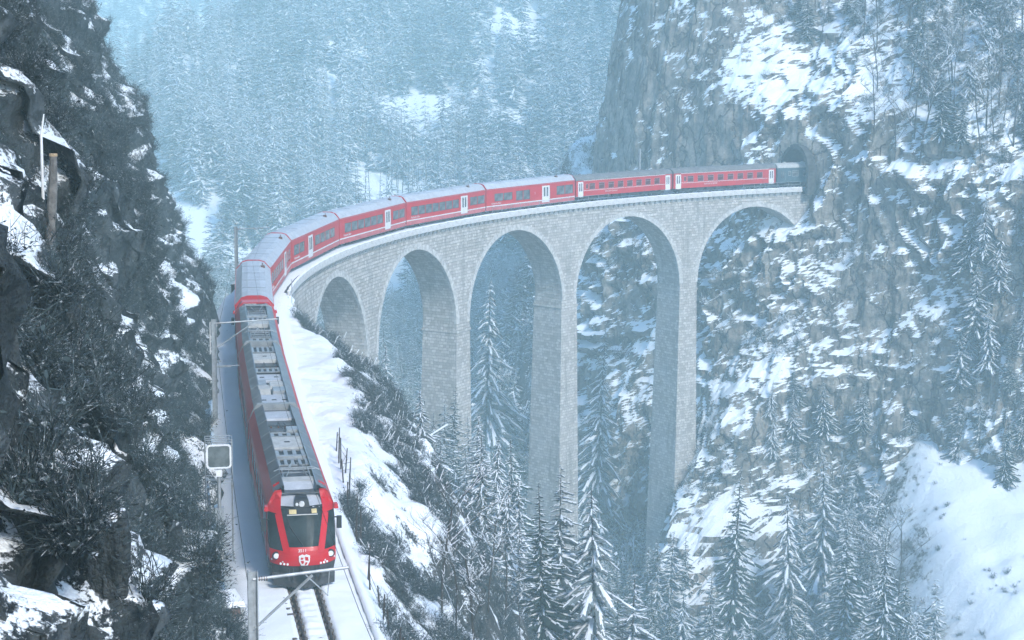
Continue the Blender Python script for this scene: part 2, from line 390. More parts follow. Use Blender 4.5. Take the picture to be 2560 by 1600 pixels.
# ---- ground level along the line, valley and talus
ZC_S = [-60, 70, 76, 80, 84, 90, 102, 113, 136, 150, 160, 182, 195, 204, 240]
ZC_Z = [-1.8, 0.9, 0.2, -1.9, -4.5, -8.5, -13.5, -19, -36, -50, -58, -57, -36, -22, -20]
def edge(s): return 2.25 + 3.0 * sstep(8, 36, s) - 2.95 * sstep(48, 74, s) + 0.35 * np.sin(s * 0.37) * sstep(80, 60, s)
def bank_z(s, off):
    base = np.where(s < 70, GRADE * s - 0.55, np.interp(s, ZC_S, ZC_Z))
    d = np.maximum(off - edge(s), 0)
    z = base - 0.12 * np.minimum(d, 0.7) - 0.95 * np.clip(d - 0.7, 0, 4.3) - 1.9 * np.maximum(d - 5.0, 0)
    return z, d
def ground(x, y):
    s, off = nearest_s(x, y)
    zr, d = bank_z(s, np.maximum(off, 0))
    zl = np.interp(s, ZC_S, ZC_Z) - 0.55 * np.maximum(-off - 3, 0)
    z1 = np.where(off > 0, zr, zl)
    fl = -59 + 3.5 * fbm(x / 38, y / 38, 0, 5, 3) + 26 * sstep(262, 400, y)
    fl = fl + 60 * np.exp(-((x - 14) / 16) ** 2 - ((y - 300) / 26) ** 2) * (1 + 0.18 * fbm(x / 12, y / 12, 2, 5, 9))
    dist = (x - T[0]) * -0.707 + (y - T[1]) * -0.707
    tal = -29 - 0.42 * np.maximum(dist, 0) + 0.9 * fbm(x / 22, y / 22, 1, 3, 5)
    w = sstep(33, 57, x)
    fl = np.maximum(fl, tal * w + fl * (1 - w))
    return np.maximum(z1, fl), s, off, d
xs = np.arange(-75, 165, 0.8); ys = np.arange(24, 402, 0.8)
Xg, Yg = np.meshgrid(xs, ys, indexing='ij')
Zg, Sg, Og, Dg = ground(Xg, Yg)
Zg = Zg + 0.7 * fbm(Xg / 6, Yg / 6, 0, 4, 21) * (np.abs(Og) > 4)
Zg = Zg - 2.2 * ((Sg < 82) & (Og > -6) & (Og < 42)) - 6.0 * ((Sg < 74) & (Og <= -1))
Pv = np.stack([Xg, Yg, Zg], -1)
valley, bvh_valley = surface('valley_ground', Pv, 'valley', 'snowy valley floor and talus below the stone viaduct', 'ground')

# ---- bank that falls away to the right of the track
ss = np.arange(-52, 98, 0.3); oo = np.concatenate([np.arange(1.75, 14, 0.28), np.arange(14, 44, 0.5)])
Sb, Ob = np.meshgrid(ss, oo, indexing='ij')
Zb, Db = bank_z(Sb, Ob)
Pb = tp(Sb, Ob, 0); amp = sstep(0.4, 5, Db)
lump = ridged(Pb[..., 0] / 4.2, Pb[..., 1] / 4.2, Zb / 4.2, 5, 31) * 0.95 + fbm(Pb[..., 0] / 1.3, Pb[..., 1] / 1.3, Zb / 2, 4, 37) * 0.28
Zb = Zb + lump * amp + 0.30 * fbm(Pb[..., 0] / 2.0, Pb[..., 1] / 2.0, 0, 5, 35) * sstep(0.0, 0.8, Db + Ob - 2.0)
Pb[..., 2] = Zb
bank, bvh_bank = surface('track_bank', Pb, 'bank', 'snow covered bank with brush falling away beside the track', 'bank', flip=True)

# ---- steep dark hillside left of the track, turning the corner where the viaduct starts
sb = np.arange(-58, 78, 0.5)
boff = -(2.65 + 2.1 * np.exp(-((sb - 3.0) / 6.5) ** 2) + 0.9 * np.exp(-((sb - 30) / 6.0) ** 2) + 0.25 * np.sin(sb * 0.6) + 0.25 * np.sin(sb * 1.9 + 1) + 1.2 * sstep(60, 78, sb))
bl = tp(sb, boff, 0)[:, :2]
hdg = head(77.5); pts = [bl[-1]]; hh = hdg
for i in range(330):
    hh -= min(0.5 / 9.0, 0.5 / 9.0) if hh > hdg - R(78) else 0.0
    pts.append(pts[-1] + 0.5 * np.array([math.sin(hh), math.cos(hh)]))
bl = np.concatenate([bl, np.array(pts[1:200])])
tl = np.concatenate([[0], np.cumsum(np.linalg.norm(np.diff(bl, axis=0), axis=1))])
tt = np.concatenate([np.arange(0, 96, 0.22), np.arange(96, tl[-1], 0.4)])
bx, by = np.interp(tt, tl, bl[:, 0]), np.interp(tt, tl, bl[:, 1])
tx, ty = np.gradient(bx, tt), np.gradient(by, tt)
k = np.ones(9) / 9
tx, ty = np.convolve(np.pad(tx, 4, 'edge'), k, 'valid'), np.convolve(np.pad(ty, 4, 'edge'), k, 'valid')
ln = np.hypot(tx, ty); tx, ty = tx / ln, ty / ln
uu = np.concatenate([np.arange(0, 18, 0.22), np.arange(18, 30, 0.34), np.arange(30, 60, 0.8)])
Uh, Th = uu[None, :], tt[:, None]
zb = np.interp(tt, [0, 58, 136, 200, 260], [-1.6, -0.55, 0.9, -14, -30])[:, None]
ang = 70 + 5 * fbm(Th / 30, Uh / 30, 0, 3, 41)
ca, sa = np.cos(np.radians(ang)), np.sin(np.radians(ang))
w_, z_ = Uh * ca, Uh * sa
Ph = np.stack([bx[:, None] - ty[:, None] * w_, by[:, None] + tx[:, None] * w_, zb + z_], -1)
nh = np.stack([ty[:, None] * sa, -tx[:, None] * sa, ca + 0 * Th], -1)
x, y, z = Ph[..., 0], Ph[..., 1], Ph[..., 2]
disp = 2.1 * ridged(x / 11, y / 11, z / 11, 4, 51) + 0.95 * ridged(x / 4.2, y / 4.2, z / 3.0, 4, 53) + 0.42 * ridged(x / 1.5, y / 1.5, z / 1.1, 4, 56) + 0.26 * fbm(x / 0.7, y / 0.7, z / 0.6, 4, 57) - 0.75
disp = (disp - 0.9 * (1 - sstep(4, 16, Uh))) * sstep(0.2, 5.0, Uh)
Ph = Ph + nh * disp[..., None]
hill, bvh_hill = surface('hillside_left', Ph, 'hill', 'steep dark rocky hillside with flecks of snow left of the train', 'hillside', flip=False)

# ---- cliff on the right with the tunnel mouth
base = np.array([(62, 352), (22, 318), (12.5, 284), (17, 266), T[:2] + np.array([-12, 12]), T[:2], T[:2] + np.array([14, -14]), (70, 213), (92, 190), (128, 160), (190, 130)], float)
for _ in range(3):
    q = [base[0]]
    for a, b in zip(base[:-1], base[1:]): q += [a * .75 + b * .25, a * .25 + b * .75]
    base = np.array(q + [base[-1]])
tl = np.concatenate([[0], np.cumsum(np.linalg.norm(np.diff(base, axis=0), axis=1))])
tt = np.arange(0, tl[-1], 0.38)
bx, by = np.interp(tt, tl, base[:, 0]), np.interp(tt, tl, base[:, 1])
tx, ty = np.gradient(bx), np.gradient(by); ln = np.hypot(tx, ty); tx, ty = tx / ln, ty / ln
nx, ny = ty, -tx                                     # outward, towards the valley
tT = tt[np.argmin((bx - T[0]) ** 2 + (by - T[1]) ** 2)]
shift = (T[0] - np.interp(tT, tt, bx)) * np.interp(tT, tt, nx) + (T[1] - np.interp(tT, tt, by)) * np.interp(tT, tt, ny)
zz = np.concatenate([np.arange(-64, -40, 0.9), np.arange(-40, 46, 0.33), np.arange(46, 96, 0.9)])
Tc, Zc = np.meshgrid(tt, zz, indexing='ij'); rel = Tc - tT
z1 = 15 + 5 * fbm(Tc / 14, 0, 0, 3, 61) - 7 * sstep(8, 35, rel)
up = np.maximum(Zc - z1, 0)
lean_u = 0.08 + 0.80 * sstep(-22, -2, rel)
dn = np.maximum(-3 - 10 * sstep(12, 30, rel) - Zc, 0)
lean_d = 0.12 + 0.38 * sstep(-20, 2, rel) - 0.40 * sstep(4, 16, rel)
out = shift - lean_u * up + lean_d * dn
out = out - 0.10 * (Zc - 3.9)
q = (Zc + 0.5 * rel * sstep(-4, 16, rel)) / 7.5 + 2.4 * fbm(Tc / 13, Zc / 17, 0, 5, 63)
fr = q - np.floor(q)
terr = ((q - np.floor(q)) - sstep(0.55, 1.0, fr)) * (0.15 + 1.15 * sstep(-.35, .5, fbm(Tc / 10, Zc / 10, 4, 3, 64)))
rough = 1.0 - 0.88 * sstep(-4, -13, rel) * sstep(44, 28, Zc) * sstep(-6, 4, Zc)
face = np.exp(-((rel - 30) / 12) ** 2 - ((Zc + 19) / 9) ** 2) + np.exp(-((rel - 13) / 6) ** 2 - ((Zc + 4) / 9) ** 2) + np.exp(-((rel + 6) / 8) ** 2 - ((Zc + 30) / 9) ** 2) + .8 * np.exp(-((rel - 44) / 7) ** 2 - ((Zc - 4) / 10) ** 2)
face = np.clip(face * 1.3, 0, 1)
rough = rough * (1 - 0.85 * face)
wx = Tc + 2.5 * fbm(Tc / 6, Zc / 6, 7, 3, 62); wz = Zc + 2.5 * fbm(Tc / 6, Zc / 6, 11, 3, 66)
out = out + rough * (3.0 * terr + 3.4 * fbm(wx / 15, wz / 19, 3, 4, 65) + 2.4 * ridged(wx / 7.5, wz / 10, 5, 4, 67) + 2.3 * ridged(wx / 6, wz / 45, 9, 4, 60) - 1.9)
out = out + (0.14 + 0.34 * rough) * fbm(Tc / 1.9, Zc / 2.6, 1, 4, 69) + (.10 + .32 * rough) * (ridged(wx / 2.4, wz / 3.4, 1, 3, 70) - .4) + 0.8 * ridged(Tc / 5, Zc / 60, 2, 3, 68) * (1 - rough)
pd = np.sqrt((rel / 4.5) ** 2 + ((Zc - T[2] - 1.5) / 6.5) ** 2); near = 1 - sstep(0.75, 1.5, pd)
out = out * (1 - near) + shift * near
cap_ = shift + 3.0 + 0.75 * np.maximum(T[2] - 5 - Zc, 0) + 40 * sstep(T[2] - 0.5, T[2] + 4, Zc) + 40 * sstep(2, 8, rel) + 40 * sstep(-12, -22, rel)
out = np.minimum(out, cap_)
Pc = np.stack([np.interp(Tc, tt, bx) + np.interp(Tc, tt, nx) * out, np.interp(Tc, tt, by) + np.interp(Tc, tt, ny) * out, Zc], -1)
rc, zc = rel[:-1, :-1] + 0.22, Zc[:-1, :-1] + 0.2 - T[2]
hole = (np.abs(rc) < 3.35) & (zc > -1.0) & (zc < 2.6 + np.sqrt(np.maximum(3.35 ** 2 - rc ** 2, 0)))
cliff, bvh_cliff = surface('cliff_right', Pc, 'cliff', 'high rock cliff with snowy ledges around the tunnel mouth', 'cliff', flip=False, mask=~hole, smooth=False)
NCL = (float(np.interp(tT, tt, nx)), float(np.interp(tT, tt, ny)))

# ---- wooded mountainside beyond the gorge and a farther one behind it
xs = np.arange(-330, 230, 3.0); ys = np.arange(392, 735, 3.0)
Xm, Ym = np.meshgrid(xs, ys, indexing='ij')
def mount_z(x, y):
    yy = y - 16 * fbm(x / 110, 0, 0, 3, 71)
    z = np.interp(yy, [380, 410, 460, 530, 610, 720, 800], [-38, -33, -17, 10, 50, 112, 150])
    z = z + 6 * fbm(x / 45, y / 90, 0, 4, 73) * sstep(395, 440, y) + 7 * (ridged(x / 38 + y / 160, y / 190, 2, 3, 77) - .3) * sstep(420, 500, y)
    crest = 12 + (x + 130) * 0.70 + 5 * fbm(x / 24, y / 70, 1, 3, 75)
    crest = np.where(x > -85, 43.5 + (x + 85) * 0.8, crest)
    over = np.maximum(z - crest, 0)
    return z - over * (1.0 + 0.25 * sstep(0, 40, over))
Zm = mount_z(Xm, Ym)
mount, bvh_mount = surface('mountain_wooded', np.stack([Xm, Ym, Zm], -1), 'mount', 'snowy mountainside under the pale frosted forest beyond the gorge', 'mountain')
xs = np.arange(-420, 60, 6.0); ys = np.arange(790, 1020, 6.0)
Xf, Yf = np.meshgrid(xs, ys, indexing='ij')
def farm_z(x, y): return -40 + 0.66 * (y - 790) + 12 * fbm(x / 90, y / 90, 0, 4, 81)
farm, bvh_farm = surface('mountain_far', np.stack([Xf, Yf, farm_z(Xf, Yf)], -1), 'mount', 'distant hazy mountainside in the gap behind the wooded ridge', 'mountain')

# ================================================================== trackbed and rails
def strip(name, s0, s1, ds, prof, mat, parent=None, ripple=None, flip=False, uv=False):
    """a cross-section (offset, height) swept along the line"""
    s = np.arange(s0, s1 + 1e-6, ds); pr = np.array(prof, float)
    S_, O_ = np.meshgrid(s, pr[:, 0], indexing='ij'); Z_ = np.broadcast_to(pr[:, 1], S_.shape).copy()
    if ripple is not None: Z_ = Z_ + ripple(S_, O_)
    P = tp(S_, O_, Z_)
    me = np_mesh(name, P, grid_faces(len(s), len(pr), not flip), mat, uv=np.stack([S_, Z_ + O_], -1).reshape(-1, 2) if uv else None)
    return link(name, me, parent)
tb = strip('trackbed', -52, 206, 0.5, [(-2.2, -0.55), (-2.1, -0.17), (2.1, -0.17), (2.2, -0.55)], 'ballast')
tag(tb, 'dark wet ballast showing through the snow along the rails', 'trackbed', None, 'structure')
def rip(s, o):
    lump = 0.05 * fbm(s / 0.9, o / 0.7, 0, 4, 91) + 0.03 * fbm(s / 0.35, o / 0.3, 2, 3, 92)
    slp = 0.035 * np.cos(s * 2 * math.pi / 0.65) * (np.abs(o) < 0.4)
    return (lump + slp) * (np.abs(np.abs(o) - 0.5) > 0.16)
SNOWPROF = [(-3.0, -0.75), (-2.7, -0.32), (-2.3, -0.14), (-1.9, -0.10), (-1.5, -0.07), (-1.1, -0.05), (-0.85, -0.03), (-0.68, -0.04), (-0.62, -0.20)]
MIDPROF = [(-0.40, -0.20), (-0.36, -0.06), (-0.24, -0.03), (-0.12, -0.025), (0.0, -0.02), (0.12, -0.025), (0.24, -0.03), (0.36, -0.06), (0.40, -0.20)]
for nm, pf, lab in (('snow_cover', SNOWPROF, 'snow strip along the hillside edge of the track'),
                    ('snow_cover', MIDPROF, 'ribbed snow lying between the two rails'),
                    ('snow_cover', [(-a, b) for a, b in SNOWPROF[::-1]], 'snow strip along the outer bank edge of the track')):
    o = strip(nm, -52, 204.5 if pf is MIDPROF else 77.0, 0.16 if pf is MIDPROF else 0.25, pf, 'snow', ripple=rip)
    tag(o, lab, 'snow', None, 'structure')
    if pf is not MIDPROF:
        o = strip(nm, 77.0, 204.5, 0.25, [(max(-2.42, min(2.04, a)), max(b, -.2)) for a, b in pf if -2.5 < a < 2.5], 'snow', ripple=rip)
        tag(o, lab.replace('along', 'on the viaduct along'), 'snow', None, 'structure')
track = empty('railway_track', tp(-8, 0, -0.1)); tag(track, 'single narrow gauge railway track with dark rails in the snow', 'railway track')
inv = Matrix.Translation(-Vector(tp(-8, 0, -0.1)))
for side in (-0.5, 0.5):
    prof = [(-0.055, -0.15), (-0.02, -0.13), (-0.012, -0.045), (-0.035, -0.03), (-0.035, 0.0), (0.035, 0.0), (0.035, -0.03), (0.012, -0.045), (0.02, -0.13), (0.055, -0.15)]
    o = strip('rail', -52, 204, 0.5, [(a + side, b) for a, b in prof], 'rail'); o.data.transform(inv); o.parent = track
me_sl = None
for i in range(44):
    s = -26 + i * 0.65
    if me_sl is None:
        m = MB(); m.frustum(-0.12, 0.12, -0.9, 0.9, -0.22, -0.062, 0.02); me_sl = m.mesh('sleeper', 'sleeper')
    p = inv @ Vector(tp(s, random.Random(i).uniform(-.03, .03), 0)); link('sleeper', me_sl, track, p, rotz(s))

# ================================================================== viaduct
via_o = Vector(tp(148.25, 0, -60))
via = empty('stone_viaduct', via_o); tag(via, 'tall curved limestone railway viaduct with round arches crossing the gorge', 'viaduct')
ivm = Matrix.Translation(-via_o)
CROWN_Z, RAD = -2.3, 10.0
CENT = [102.0, 125.2, 148.25, 171.0, 194.3]
SPR = CROWN_Z - RAD
HW0, HW1 = 2.2, 3.1                                  # half width at the top and at z = -60
def hw(z): return HW0 + (HW1 - HW0) * np.clip((-z - 1) / 59, 0, 1) ** 1.1
top = -0.95
# spandrel walls + barrels, one part per arch
def arch_part(c, lo, hi, nm='arch'):
    V, F, UV = [], [], []
    def quadgrid(P, uv, flip=False):
        b = sum(len(v) for v in V); nu, nv = P.shape[:2]
        V.append(P.reshape(-1, 3)); UV.append(uv.reshape(-1, 2)); F.append(grid_faces(nu, nv, flip) + b)
    a = np.linspace(math.pi, 0, 41); xa = c + RAD * np.cos(a); za = SPR + RAD * np.sin(a)
    xs = np.concatenate([[lo], xa, [hi]]); zl = np.concatenate([[SPR], za, [SPR]])
    nvz = 7; w = np.linspace(0, 1, nvz)
    S_ = np.repeat(xs[:, None], nvz, 1); Z_ = zl[:, None] * (1 - w) + top * w
    for sg in (1, -1):
        quadgrid(tp(S_, sg * hw(Z_), Z_), np.stack([S_, Z_], -1), sg < 0)
    oo = np.linspace(-1, 1, 7)
    Sa = np.repeat(xa[:, None], 7, 1); Za = np.repeat(za[:, None], 7, 1); Oa = oo[None] * hw(Za)
    arc = np.repeat((RAD * a)[:, None], 7, 1)
    quadgrid(tp(Sa, Oa, Za), np.stack([Oa, arc], -1), False)
    me = np_mesh(nm, np.concatenate(V), np.concatenate(F), 'stone', uv=np.concatenate(UV), smooth=False)
    o = link(nm, me, via); me.transform(ivm); return o
MID = [CENT[0] - 11.6] + [(a + b) / 2 for a, b in zip(CENT[:-1], CENT[1:])] + [206.5]
for i, c in enumerate(CENT): arch_part(c, MID[i], MID[i + 1])
def block(name, s0, s1, z0, z1, ns=4, nz=18, batter=0.0, hwf=hw, extra=0.0, bulge=0.0):
    """a masonry block following the curve: pier, abutment"""
    V, F, UV = [], [], []
    z = np.linspace(z0, z1, nz); w = np.linspace(-1, 1, ns)
    def add(P, uv, flip):
        b = sum(len(v) for v in V); V.append(P.reshape(-1, 3)); UV.append(uv.reshape(-1, 2)); F.append(grid_faces(*P.shape[:2], flip) + b)
    c, h = (s0 + s1) / 2, (s1 - s0) / 2
    W, Z_ = np.meshgrid(w, z, indexing='ij'); hs = h + batter * (z1 - Z_)
    for sg in (1, -1):
        add(tp(c + W * hs, sg * (hwf(Z_) + extra), Z_), np.stack([c + W * hs, Z_], -1), sg < 0)
    for sg in (1, -1):
        add(tp(c + sg * hs, W * (hwf(Z_) + extra), Z_), np.stack([W * hwf(Z_), Z_], -1), sg > 0)
    C_, O_ = np.meshgrid(np.linspace(-1, 1, ns), np.linspace(-1, 1, 3), indexing='ij')
    add(tp(c + C_ * h, O_ * (float(hwf(np.array(z1))) + extra), z1), np.stack([C_, O_], -1), False)
    me = np_mesh(name, np.concatenate(V), np.concatenate(F), 'stone', uv=np.concatenate(UV), smooth=False)
    o = link(name, me, via); me.transform(ivm); return o
piers = [(CENT[0] - 11.55, -24)] + [((a + b) / 2, zb) for (a, b), zb in zip(zip(CENT[:-1], CENT[1:]), (-30, -48, -66, -66))]
for c, zb in piers:
    lo, hi_ = c - 1.55, c + 1.55
    block('pier', lo, hi_, zb - 4, SPR - 0.001, batter=0.016)
    block('string_course', lo - 0.1, hi_ + 0.1, SPR - 1.05, SPR - 0.75, nz=2, extra=0.10)
block('abutment', 76.5, MID[0], -14, top, ns=12, nz=8)
block('abutment', CENT[-1] + 9.9, 206.5, -34, SPR - 0.002, ns=4, nz=8)
# voussoirs of each arch ring, a finger's breadth proud of the wall
NV = 39
vm = {}
for ci, c in enumerate(CENT):
    for i in range(NV):
        a0 = math.pi * (1 - i / NV); a1 = math.pi * (1 - (i + 0.95) / NV)
        dep = 0.62 + 0.10 * ((i * 7) % 3 - 1) * 0.6
        pts = []
        for a, r in ((a0, RAD - 0.02), (a1, RAD - 0.02), (a1, RAD + dep), (a0, RAD + dep)):
            s_, z_ = c + r * math.cos(a), SPR + r * math.sin(a)
            for e in (0.03, -0.30): pts.append(Vector(tp(s_, float(hw(np.array(z_))) + e, z_)) - via_o)
        m = MB(); m.faces(pts, [(0, 2, 4, 6), (1, 7, 5, 3), (0, 1, 3, 2), (2, 3, 5, 4), (4, 5, 7, 6), (6, 7, 1, 0)])
        o = m.build('voussoir', 'stonepiece', via)
# deck edge: corbels and parapet panels
m = MB(); m.faces([(-0.2, 0, -0.525), (0.2, 0, -0.525), (0.2, -0.36, -0.525), (-0.2, -0.36, -0.525), (-0.2, 0, -0.98), (0.2, 0, -0.98), (0.2, -0.10, -0.98), (-0.2, -0.10, -0.98)],
                  [(0, 3, 2, 1), (4, 5, 6, 7), (0, 1, 5, 4), (1, 2, 6, 5), (2, 3, 7, 6), (3, 0, 4, 7)])
me_corbel = m.mesh('corbel', 'stonepiece')
m = MB(); m.box(-0.965, 0.965, -0.42, -0.20, -0.52, 0.12); m.frustum(-0.955, 0.955, -0.41, -0.15, 0.122, 0.18, 0.04, 1); me_panel = m.mesh('parapet_panel', ['concrete', 'snow'])
for i in range(126):
    s = 78.3 + i * 0.99
    if s > 203: break
    link('corbel', me_corbel, via, Vector(tp(s, 2.2, 0)) - via_o, rotz(s))
for i in range(64):
    s = 77.3 + i * 2.0
    if s > 202.6: break
    link('parapet_panel', me_panel, via, Vector(tp(s, 2.25, 0)) - via_o, rotz(s))
for nm, pf, mt, s0 in (('deck_slab', [(2.16, -1.0), (2.16, -0.535), (2.44, -0.535), (2.44, -0.36), (-2.5, -0.36), (-2.5, -0.95)], 'concrete', 76.5),
                   ('outer_parapet', [(-2.75, -0.95), (-2.75, 0.15), (-2.45, 0.15), (-2.45, -0.5)], 'concrete', 80)):
    o = strip(nm, s0, 203.2, 1.0, pf, mt); o.data.transform(ivm); o.parent = via
# hand rail on the inner deck edge
rl = MB()
def railing(s0, s1, h, off=2.5):
    m = MB(); ssr = np.arange(s0, s1 + .01, 2.0)
    pr = [Vector(tp(s, off, 0)) - via_o for s in ssr]
    for p in pr: m.tube(p + Vector((0, 0, -0.1)), p + Vector((0, 0, h)), 0.025, n=4)
    for a, b in zip(pr[:-1], pr[1:]):
        for f in (1.0, 0.55): m.tube(a + Vector((0, 0, h * f)), b + Vector((0, 0, h * f)), 0.02, n=4)
    return m.build('hand_rail', 'steel', via)
railing(143, 167, 0.95); railing(192, 202, 0.95)

# ================================================================== tunnel mouth
tun = empty('tunnel_portal', tp(TUN_S, 0, 0), rotz(TUN_S)); tag(tun, 'dark arched tunnel mouth in the rock cliff at the viaduct end', 'tunnel')
prof = [(-3.15, -0.9), (-3.15, 2.4)] + [(-3.15 * math.cos(math.pi * i / 14), 2.4 + 3.15 * math.sin(math.pi * i / 14)) for i in range(1, 14)] + [(3.15, 2.4), (3.15, -0.9)]
m = MB(); n = len(prof)
for x0, x1, g in ((-0.4, 12, 0), (12, 34, 1)):
    for i in range(n - 1): m.poly([(x0, *prof[i]), (x0, *prof[i + 1]), (x1, *prof[i + 1]), (x1, *prof[i])])
m.poly([(34, *p) for p in prof]); m.poly([(-0.4, -3.15, -0.85), (-0.4, 3.15, -0.85), (34, 3.15, -0.85), (34, -3.15, -0.85)])
m.build('lining', 'tunnel', tun)
for i in range(n - 1):
    (a, b), (c_, d) = prof[i], prof[i + 1]
    k0 = 1.16
    q = lambda p: (p[0] * k0, 2.0 + (p[1] - 2.0) * k0 if p[1] > 2.4 else p[1])
    m = MB(); pts = []
    e0, e1 = q(prof[i]), q(prof[i + 1]); l = 0.97
    e1 = tuple(e0[j] + (e1[j] - e0[j]) * l for j in (0, 1)); f1 = tuple(prof[i][j] + (prof[i + 1][j] - prof[i][j]) * l for j in (0, 1))
    for x_ in (-0.5, 0.6):
        for p in (prof[i], f1, e1, e0): pts.append((x_, p[0], p[1]))
    m.faces(pts, [(0, 1, 2, 3), (7, 6, 5, 4), (0, 4, 5, 1), (1, 5, 6, 2), (2, 6, 7, 3), (3, 7, 4, 0)])
    m.build('portal_stone', 'darkwall', tun)

# ================================================================== train
def car_root(name, s0, s1, label, cat='railway car', group=None):
    a, b = tp(s0, 0, 0), tp(s1, 0, 0); d = b - a
    o = empty(name, tuple(a), math.atan2(d[1], d[0]), -math.atan2(d[2], math.hypot(d[0], d[1])))
    tag(o, label, cat, group); return o, float(np.linalg.norm(d))
def wall(m, x0, x1, z0, z1, y, holes, depth=0.05, mi=0):
    """upright side wall with real openings and their reveals; y > 0 is the left side"""
    sg = 1 if y > 0 else -1
    xs = sorted({x0, x1, *[h[0] for h in holes], *[h[1] for h in holes]}); zs = sorted({z0, z1, *[h[2] for h in holes], *[h[3] for h in holes]})
    for xa, xb in zip(xs[:-1], xs[1:]):
        for za, zb in zip(zs[:-1], zs[1:]):
            cx, cz = (xa + xb) / 2, (za + zb) / 2
            if any(h[0] < cx < h[1] and h[2] < cz < h[3] for h in holes): continue
            m.poly([(xa, y, za), (xb, y, za), (xb, y, zb), (xa, y, zb)], mi)
    yi = y - sg * depth
    for a, b, c, d in holes:
        m.poly([(a, y, c), (b, y, c), (b, yi, c), (a, yi, c)], mi); m.poly([(a, y, d), (b, y, d), (b, yi, d), (a, yi, d)], mi)
        m.poly([(a, y, c), (a, y, d), (a, yi, d), (a, yi, c)], mi); m.poly([(b, y, c), (b, y, d), (b, yi, d), (b, yi, c)], mi)
_wcache = {}
def window(parent, x0, x1, z0, z1, y, gmat='glass', fmat='black', split=False, depth=0.045):
    w, h = round(x1 - x0, 3), round(z1 - z0, 3); key = (w, h, gmat, fmat, split)
    if key not in _wcache:
        f = MB(); t = 0.04
        f.box(0, w, -0.012, 0.012, 0, t); f.box(0, w, -0.012, 0.012, h - t, h); f.box(0, t, -0.011, 0.011, t, h - t); f.box(w - t, w, -0.011, 0.011, t, h - t)
        if split: f.box(t, w - t, -0.010, 0.010, h * 0.66, h * 0.66 + 0.03)
        g = MB(); g.box(t * .5, w - t * .5, -0.005, 0.005, t * .5, h - t * .5)
        _wcache[key] = (f.mesh('window', fmat), g.mesh('pane', gmat))
    sg = 1 if y > 0 else -1
    o = link('window', _wcache[key][0], parent, (x0, y - sg * depth * 0.6, z0)); link('pane', _wcache[key][1], o)
def door(parent, x0, x1, y, z0=0.62, z1=2.72, mat='carwhite', slits=True):
    sg = 1 if y > 0 else -1
    m = MB(); m.box(x0, x1, min(y, y + sg * .02), max(y, y + sg * .02), z0, z1); o = m.build('door', mat, parent)
    if slits:
        w = (x1 - x0)
        for f in (0.20, 0.58):
            p = MB(); p.box(x0 + w * f, x0 + w * (f + 0.22), min(y + sg * .021, y + sg * .032), max(y + sg * .021, y + sg * .032), z0 + 0.75, z1 - 0.2); p.build('pane', 'glass', o)
    h = MB(); h.tube((x1 + 0.05, y + sg * .05, z0 + 0.4), (x1 + 0.05, y + sg * .05, z0 + 1.4), 0.015, n=5); h.build('handle', 'steel', o)
def bogie(parent, x):
    m = MB()
    for y in (-0.95, 0.95): m.box(x - 1.4, x + 1.4, y - 0.08, y + 0.08, 0.32, 0.58); m.box(x - 0.35, x + 0.35, y - 0.12, y + 0.12, 0.22, 0.5)
    m.box(x - 0.3, x + 0.3, -0.87, 0.87, 0.35, 0.6); o = m.build('bogie', 'under', parent)
    for dx in (-0.95, 0.95):
        w = MB()
        for y in (-0.56, 0.5): w.tube((x + dx, y, 0.36), (x + dx, y + 0.06, 0.36), 0.36, n=16)
        w.tube((x + dx, -0.9, 0.36), (x + dx, 0.9, 0.36), 0.06, n=8); w.build('wheel_set', 'under', o)
_rng = random.Random(5)
def underframe(parent, L):
    m = MB(); x = 4.4
    while x < L - 5.5:
        w = _rng.uniform(0.8, 1.9); m.box(x, x + w, -1.05, 1.05, 0.35, 0.85); x += w + _rng.uniform(0.25, 0.6)
    m.box(0.5, L - 0.5, -0.9, 0.9, 0.86, 1.0); m.build('underframe', 'under', parent)
    for x in (2.9, L - 2.9): bogie(parent, x)
def lettering(parent, txt, x, y, z, size, mat='carwhite', rot=None):
    c = bpy.data.curves.new('lettering', 'FONT'); c.body = txt; c.size = size; c.extrude = 0.004; c.resolution_u = 2
    tmp = bpy.data.objects.new('lettering', c); me = bpy.data.meshes.new_from_object(tmp); bpy.data.objects.remove(tmp)
    me.materials.clear(); me.materials.append(M[mat]); o = bpy.data.objects.new('lettering', me); COL.objects.link(o); o.parent = parent
    o.location = (x, y, z); o.rotation_euler = rot or (R(90), 0, 0 if y < 0 else R(180)); return o

